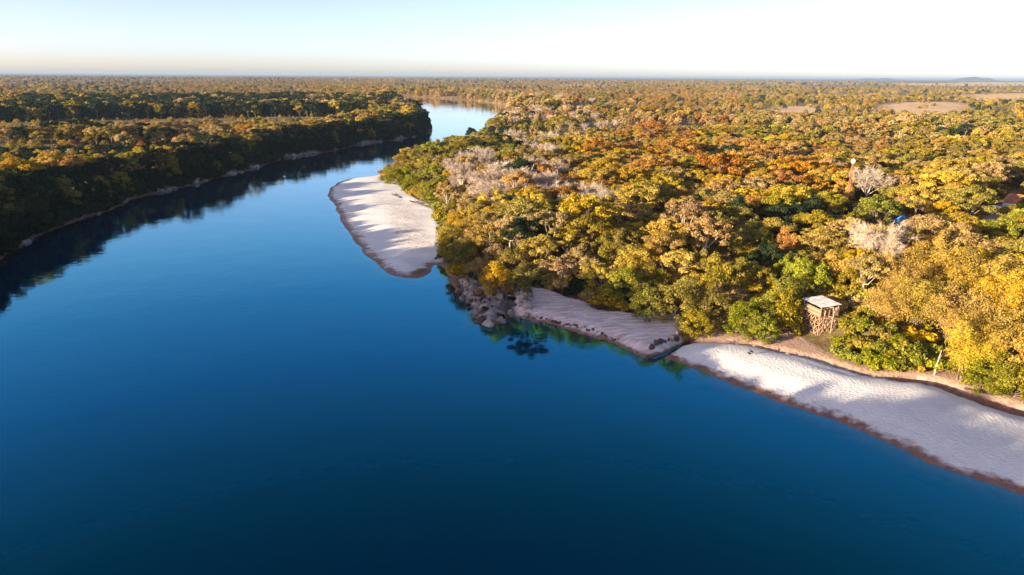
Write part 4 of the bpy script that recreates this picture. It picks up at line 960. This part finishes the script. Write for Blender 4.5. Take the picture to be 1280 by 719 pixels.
for q in range(5):
    wd_ = (SX + .6) / 5; x = -hx_ - .3 + wd_ * (q + .5)
    rf = part('roof_sheet', place(corrugated(wd_ * 1.05, SY + .6), Matrix.Rotation(.06, 3, 'X'), (x, 0, RZ_ + .012 * (q % 2))), M_TIN, lk)
# walkway from the lookout back to the bank
endw = np.array(ground_at(1072, 371, gzP + DZ)); st_w = base + ex * (hx_ + .1) + ey * (-.2)
dw = (endw - st_w); LW = float(np.linalg.norm(dw)); aw = math.atan2(dw[1], dw[0]) - yaw
def wl(t, s_, z_):
    l = np.array([hx_ + .1, -.2]); return (l[0] + math.cos(aw) * t - math.sin(aw) * s_, l[1] + math.sin(aw) * t + math.cos(aw) * s_, z_)
wk = part('walkway', merge([beam(wl(0, -.55, DZ - .08), wl(LW, -.55, DZ - .08), .09, .16), beam(wl(0, .55, DZ - .08), wl(LW, .55, DZ - .08), .09, .16)]), M_WOODD, lk)
npk = int(LW / .30)
for q in range(npk):
    t = LW * (q + .5) / npk; part('plank', beam(wl(t, -.72, DZ + .035), wl(t, .72, DZ + .035), LW / npk - .025, .05), (M_WOODP, M_WOOD, M_WOODP)[q % 3], wk)
nps = max(int(LW / 1.25), 2)
for q in range(nps + 1):
    t = .12 + (LW - .2) * q / nps
    for s_ in (-.66, .66):
        part('rail_post', beam(wl(t, s_ * 1.12, DZ - .15), wl(t, s_ * 1.12, DZ + 1.0), .08), M_WOODP, wk)
        part('trestle_leg', beam(wl(t, s_, -1.2), wl(t, s_, DZ - .17), .11), M_WOODP, wk)
    part('trestle_brace', beam(wl(t + .07, -.66, .6), wl(t + .07, .66, DZ - .5), .06), M_WOOD, wk); part('trestle_brace', beam(wl(t - .07, .66, .6), wl(t - .07, -.66, DZ - .5), .06), M_WOOD, wk)
    if q < nps:
        t2 = .12 + (LW - .2) * (q + 1) / nps
        for s_ in (-.80, .80): part('side_brace', beam(wl(t, s_, 1.2), wl(t2, s_, DZ - .3), .06), M_WOODP, wk)
for s_ in (-.74, .74):
    for z_ in (DZ + .55, DZ + 1.03): part('handrail', beam(wl(0, s_ * 1.085, z_), wl(LW, s_ * 1.085, z_), .06, .09), M_WOODP, wk)

# ------------------------------------------------------------------ mast, hut, house, shed
M_RUST = simple_mat('rusty_steel', (.34, .13, .07), .7, .3, 3.0, .2); M_WHITE = simple_mat('white_paint', (.78, .77, .74), .6, .08, 2.0)
M_BLUE = simple_mat('blue_sheet', (.02, .22, .55), .5, .2, 1.5, .1); M_GREYR = simple_mat('grey_sheet', (.42, .42, .44), .6, .25, 1.5, .1); M_TERRA = simple_mat('terracotta_tiles', (.48, .19, .11), .85, .25, 3.0, .3); M_PLASTER = simple_mat('plaster', (.66, .60, .52), .9, .12, 1.0, .2); M_DARKG = simple_mat('dark_glass', (.03, .035, .04), .15, .1, 1.0)
mz = float(ground_z(*MAST)); MH = 23.0
mlo, mhi = 3.0, 36.0
for _ in range(30):
    MH = (mlo + mhi) / 2
    if to_px(np.array(MAST[0]), np.array(MAST[1]), mz + MH + .6)[1] > 201: mlo = MH
    else: mhi = MH
ms = empty('mast', (MAST[0], MAST[1], mz), .3); tag(ms, 'tall thin rusty lattice mast with a white lamp head above the trees', 'mast')
legp = [(.42 * math.cos(a), .42 * math.sin(a)) for a in (0, 2 * PI / 3, 4 * PI / 3)]
for x, y in legp: part('leg', tube([(x, y, -.5), (x * .8, y * .8, MH * .5), (x * .55, y * .55, MH)], [.085, .075, .06], 6), M_RUST, ms)
nst = 14
for q in range(nst):
    z0, z1 = MH * q / nst, MH * (q + 1) / nst; k0, k1 = 1 - .45 * q / nst, 1 - .45 * (q + 1) / nst
    for e in range(3):
        a, b = legp[e], legp[(e + 1) % 3]
        if (q + e) % 2: a, b = b, a
        part('lattice_bar', beam((a[0] * k0, a[1] * k0, z0 + .02), (b[0] * k1, b[1] * k1, z1), .055), M_RUST, ms)
part('lamp_head', tube([(0, 0, MH - .1), (0, 0, MH + .25), (0, 0, MH + .55), (0, 0, MH + .95), (0, 0, MH + 1.15)], [.30, .55, .62, .40, .05], 10), M_WHITE, ms)
part('rod', tube([(0, 0, MH + 1.1), (0, 0, MH + 2.2)], [.03, .02], 5), M_RUST, ms)
def gable_house(name, lab, loc, rz, w_, l_, hw, hr, mroof, mwall, strips=6):
    b = empty(name, (loc[0], loc[1], float(ground_z(*loc)) - .1), rz); tag(b, lab, name)
    hx2, hy2 = w_ / 2, l_ / 2
    for (a, c) in (((-hx2, -hy2), (hx2, -hy2)), ((hx2, -hy2), (hx2, hy2)), ((hx2, hy2), (-hx2, hy2)), ((-hx2, hy2), (-hx2, -hy2))):
        part('wall', beam((*a, hw / 2), (*c, hw / 2), .16, hw), mwall, b)
    for sy in (-1, 1):                                                       # gable ends
        V = np.array([(-hx2, sy * hy2 - .06, hw), (hx2, sy * hy2 - .06, hw), (0, sy * hy2 - .06, hw + hr), (-hx2, sy * hy2 + .06, hw), (hx2, sy * hy2 + .06, hw), (0, sy * hy2 + .06, hw + hr)])
        o = mesh_np('gable', V, [np.array([[0, 1, 2], [5, 4, 3]]), np.array([[0, 3, 4, 1], [1, 4, 5, 2], [2, 5, 3, 0]])], None, False, [mwall]); link('gable', o, b)
    sl_ = math.hypot(hx2 + .5, hr * (hx2 + .5) / hx2); an = math.atan2(hr, hx2)
    for sx in (-1, 1):
        for q in range(strips):
            wd_ = (l_ + 1.0) / strips; y = -hy2 - .5 + wd_ * (q + .5)
            R = Matrix.Rotation(-sx * -an if False else sx * an, 3, 'Y') @ Matrix.Rotation(PI / 2, 3, 'Z')
            part('roof_sheet', place(corrugated(wd_ * 1.03, sl_), R, (sx * (hx2 + .5) / 2, y, hw + hr - hr * (hx2 + .5) / hx2 / 2 + .12 + .012 * (q % 2))), mroof, b)
    part('ridge_cap', beam((0, -hy2 - .5, hw + hr + .16), (0, hy2 + .5, hw + hr + .16), .34, .07), mroof, b)
    d_ = part('door', beam((-hx2 - .10, -.45, 1.0), (-hx2 - .10, .45, 1.0), .06, 2.0), M_WOODD, b)
    part('handle', beam((-hx2 - .16, .3, 1.0), (-hx2 - .16, .3, 1.15), .04), M_RUST, d_)
    for y in (-hy2 * .6, hy2 * .6):
        wf = part('window', beam((-hx2 - .10, y - .5, 1.5), (-hx2 - .10, y + .5, 1.5), .05, .95), M_WHITE, b); part('pane', beam((-hx2 - .13, y - .42, 1.5), (-hx2 - .13, y + .42, 1.5), .03, .8), M_DARKG, wf)
    return b
gable_house('hut', 'small hut with a bright blue sheet roof half hidden by trees', HUT, -.5, 4.0, 5.0, 2.4, 1.2, M_BLUE, M_PLASTER)
gable_house('lean_to', 'grey sheet-roofed shelter beside the blue-roofed hut', (HUT[0] + 3.5, HUT[1] - 4.6), -.4, 3.2, 4.2, 1.9, .7, M_GREYR, M_PLASTER, 4)
gable_house('house', 'pale house with a terracotta roof beside the red dirt track', (HOUSE[0] + 2.0, HOUSE[1] + 2), .5, 7.0, 9.0, 2.8, 1.7, M_TERRA, M_WHITE, 7)
sd = empty('shelter', (SHED[0], SHED[1], float(ground_z(*SHED)) - .05), .25); tag(sd, 'small open shelter with a flat white roof on the dirt track', 'shelter')
for x in (-1.9, 1.9):
    for y in (-1.1, 1.1): part('post', beam((x, y, -.2), (x, y, 2.2), .10), M_WOOD, sd)
for q in range(4): part('roof_sheet', place(corrugated(1.08, 2.9), Matrix.Rotation(.05, 3, 'X'), (-1.57 + q * 1.05, 0, 2.32 + .012 * (q % 2))), M_WHITE, sd)

# ------------------------------------------------------------------ small things: buoy, driftwood, birds, dead stem
bx_, by_ = ground_at(355.5, 221); bu = empty('buoy', (bx_, by_, -.12)); tag(bu, 'small white buoy floating off the shaded bank', 'buoy')
part('float', tube([(0, 0, -.2), (0, 0, -.05), (0, 0, .25), (0, 0, .5), (0, 0, .62)], [.15, .45, .55, .34, .06], 12), M_WHITE, bu); part('ring', tube([(0, 0, .6), (0, 0, .95)], [.05, .04], 6), M_RUST, bu)
def drift(lab, a, b, r_, twigs, seed):
    rs = random.Random(seed); a = np.array(a); b = np.array(b); za, zb = float(ground_z(*a)) + r_ * .6, float(ground_z(*b)) + r_ * .6
    o = empty('driftwood', (a[0], a[1], za)); tag(o, lab, 'driftwood'); d = np.array([b[0] - a[0], b[1] - a[1], zb - za])
    side = unit(np.array([-d[1], d[0], 0]))
    part('log', tube([(0, 0, 0), d * .35 + side * rs.uniform(-.3, .3), d * .7 + side * rs.uniform(-.3, .3), d], [r_, r_ * .85, r_ * .6, r_ * .3], 7), M_ROCKD, o)
    for _ in range(twigs):
        t = rs.uniform(.2, .95); p = d * t; e = p + d * .12 + side * rs.choice([-1, 1]) * rs.uniform(.6, 1.5) + np.array([0, 0, rs.uniform(.25, .9)]); part('branch', tube([p, (p + e) / 2 + np.array([0, 0, .12]), e], [r_ * .4, r_ * .3, r_ * .1], 5), M_BARK, o)
drift('forked dark driftwood log lying in the middle of the sandbar', ground_at(490, 244, .9), ground_at(500, 249, .9), .22, 4, 1)
drift('long dark driftwood trunk along the inner edge of the sandbar', ground_at(513, 253, 1.0), ground_at(524, 257, 1.0), .3, 5, 2)
drift('stout driftwood trunk lying against the bushes of the sandbar', ground_at(527, 258, 1.0), ground_at(541, 262.5, 1.0), .3, 5, 3)
drift('dark driftwood lying in the ditch behind the white beach', ground_at(1206, 484, .8), ground_at(1245, 494, .8), .14, 4, 4)
M_BIRD = simple_mat('black_feathers', (.02, .02, .022), .6, .3, 8.0); M_BEAK = simple_mat('grey_skin', (.14, .12, .11), .6, .2, 8.0)
def bird(x, y, rz, lab):
    b = empty('bird', (x, y, float(ground_z(x, y))), rz); tag(b, lab, 'bird', 'black birds on the white beach')
    part('body', tube([(-.34, 0, .26), (-.2, 0, .30), (0, 0, .36), (.15, 0, .42), (.22, 0, .50), (.26, 0, .58), (.34, 0, .60)], [.03, .10, .15, .12, .06, .055, .02], 9), M_BIRD, b)
    part('beak', tube([(.31, 0, .60), (.40, 0, .575)], [.025, .006], 5), M_BEAK, b)
    for s_ in (-1, 1):
        part('wing', tube([(.12, s_ * .13, .42), (-.1, s_ * .16, .36), (-.36, s_ * .07, .26)], [.05, .07, .01], 6), M_BIRD, b)
        part('leg', tube([(0, s_ * .06, .28), (.01, s_ * .06, .12), (.0, s_ * .06, 0), (.09, s_ * .07, .005)], [.022, .016, .014, .008], 5), M_BEAK, b)
bird(*ground_at(939, 441.5, 1.3), 2.6, 'black bird standing nearer the bushes on the white beach'); bird(*ground_at(936.5, 443.5, 1.3), 3.4, 'black bird standing nearer the water on the white beach')
sx_, sy_ = ground_at(1170, 457, 2.2); ds = empty('dead_stem', (sx_, sy_, float(ground_z(sx_, sy_)))); tag(ds, 'slender pale dead tree stem beside the sandy path', 'tree')
part('trunk', tube([(0, 0, -.3), (.05, 0, 1.2), (.25, .05, 2.6), (.4, .1, 3.6)], [.10, .09, .07, .03], 6), M_PALE, ds); part('branch', tube([(.2, .03, 2.2), (.6, .1, 2.9)], [.04, .015], 5), M_PALE, ds)

# ------------------------------------------------------------------ low hills on the horizon
def hills(name, lab, cx, D_, wid, hgt, seed):
    q = np.linspace(-1, 1, 60); r_ = np.linspace(-1, 1, 14); gx_, gy_ = np.meshgrid(q, r_)
    zz = hgt * np.clip(1 - gx_ ** 2, 0, 1) ** 1.2 * np.clip(1 - gy_ ** 2, 0, 1) * (.35 + .9 * fbm(gx_ * 3 + 9, gy_ + 4, seed, 3)) - 6
    V = np.stack([cx + gx_ * wid, D_ + gy_ * wid * .5, zz], -1).reshape(-1, 3); a, b = np.meshgrid(np.arange(13), np.arange(59), indexing='ij')
    tag(link(name, mesh_np(name, V, np.stack([a * 60 + b, a * 60 + b + 1, (a + 1) * 60 + b + 1, (a + 1) * 60 + b], -1).reshape(-1, 4), None, True, [M_HILL])), lab, 'hills', kind='structure')
M_HILL = simple_mat('hill_woods', (.07, .07, .045), .95, .4, .004)
hills('hills', 'low blue hills on the horizon beyond the pale plain', 9350, 14500, 520, 105, 3)
hills('hills', 'faint low rise on the horizon beside the blue hills', 7900, 15500, 700, 62, 5)

# ------------------------------------------------------------------ haze over the plain
if HAZE:
    hv = np.array([(x, y, z) for z in (-6.0, 62.0) for x, y in ((-64000, -900), (64000, -900), (64000, 76000), (-64000, 76000))], float)
    m, nt, o = new_mat('haze')
    pv = N(nt, 'ShaderNodeVolumePrincipled'); pv.inputs['Color'].default_value = (.30, .42, .60, 1); pv.inputs['Density'].default_value = .00006; pv.inputs['Anisotropy'].default_value = 0.0
    nt.links.new(pv.outputs[0], o.inputs['Volume'])
    tag(link('haze', mesh_np('haze', hv, BOX_F, None, False, [m])), 'thin blue haze over the distant plain', 'haze', kind='stuff')
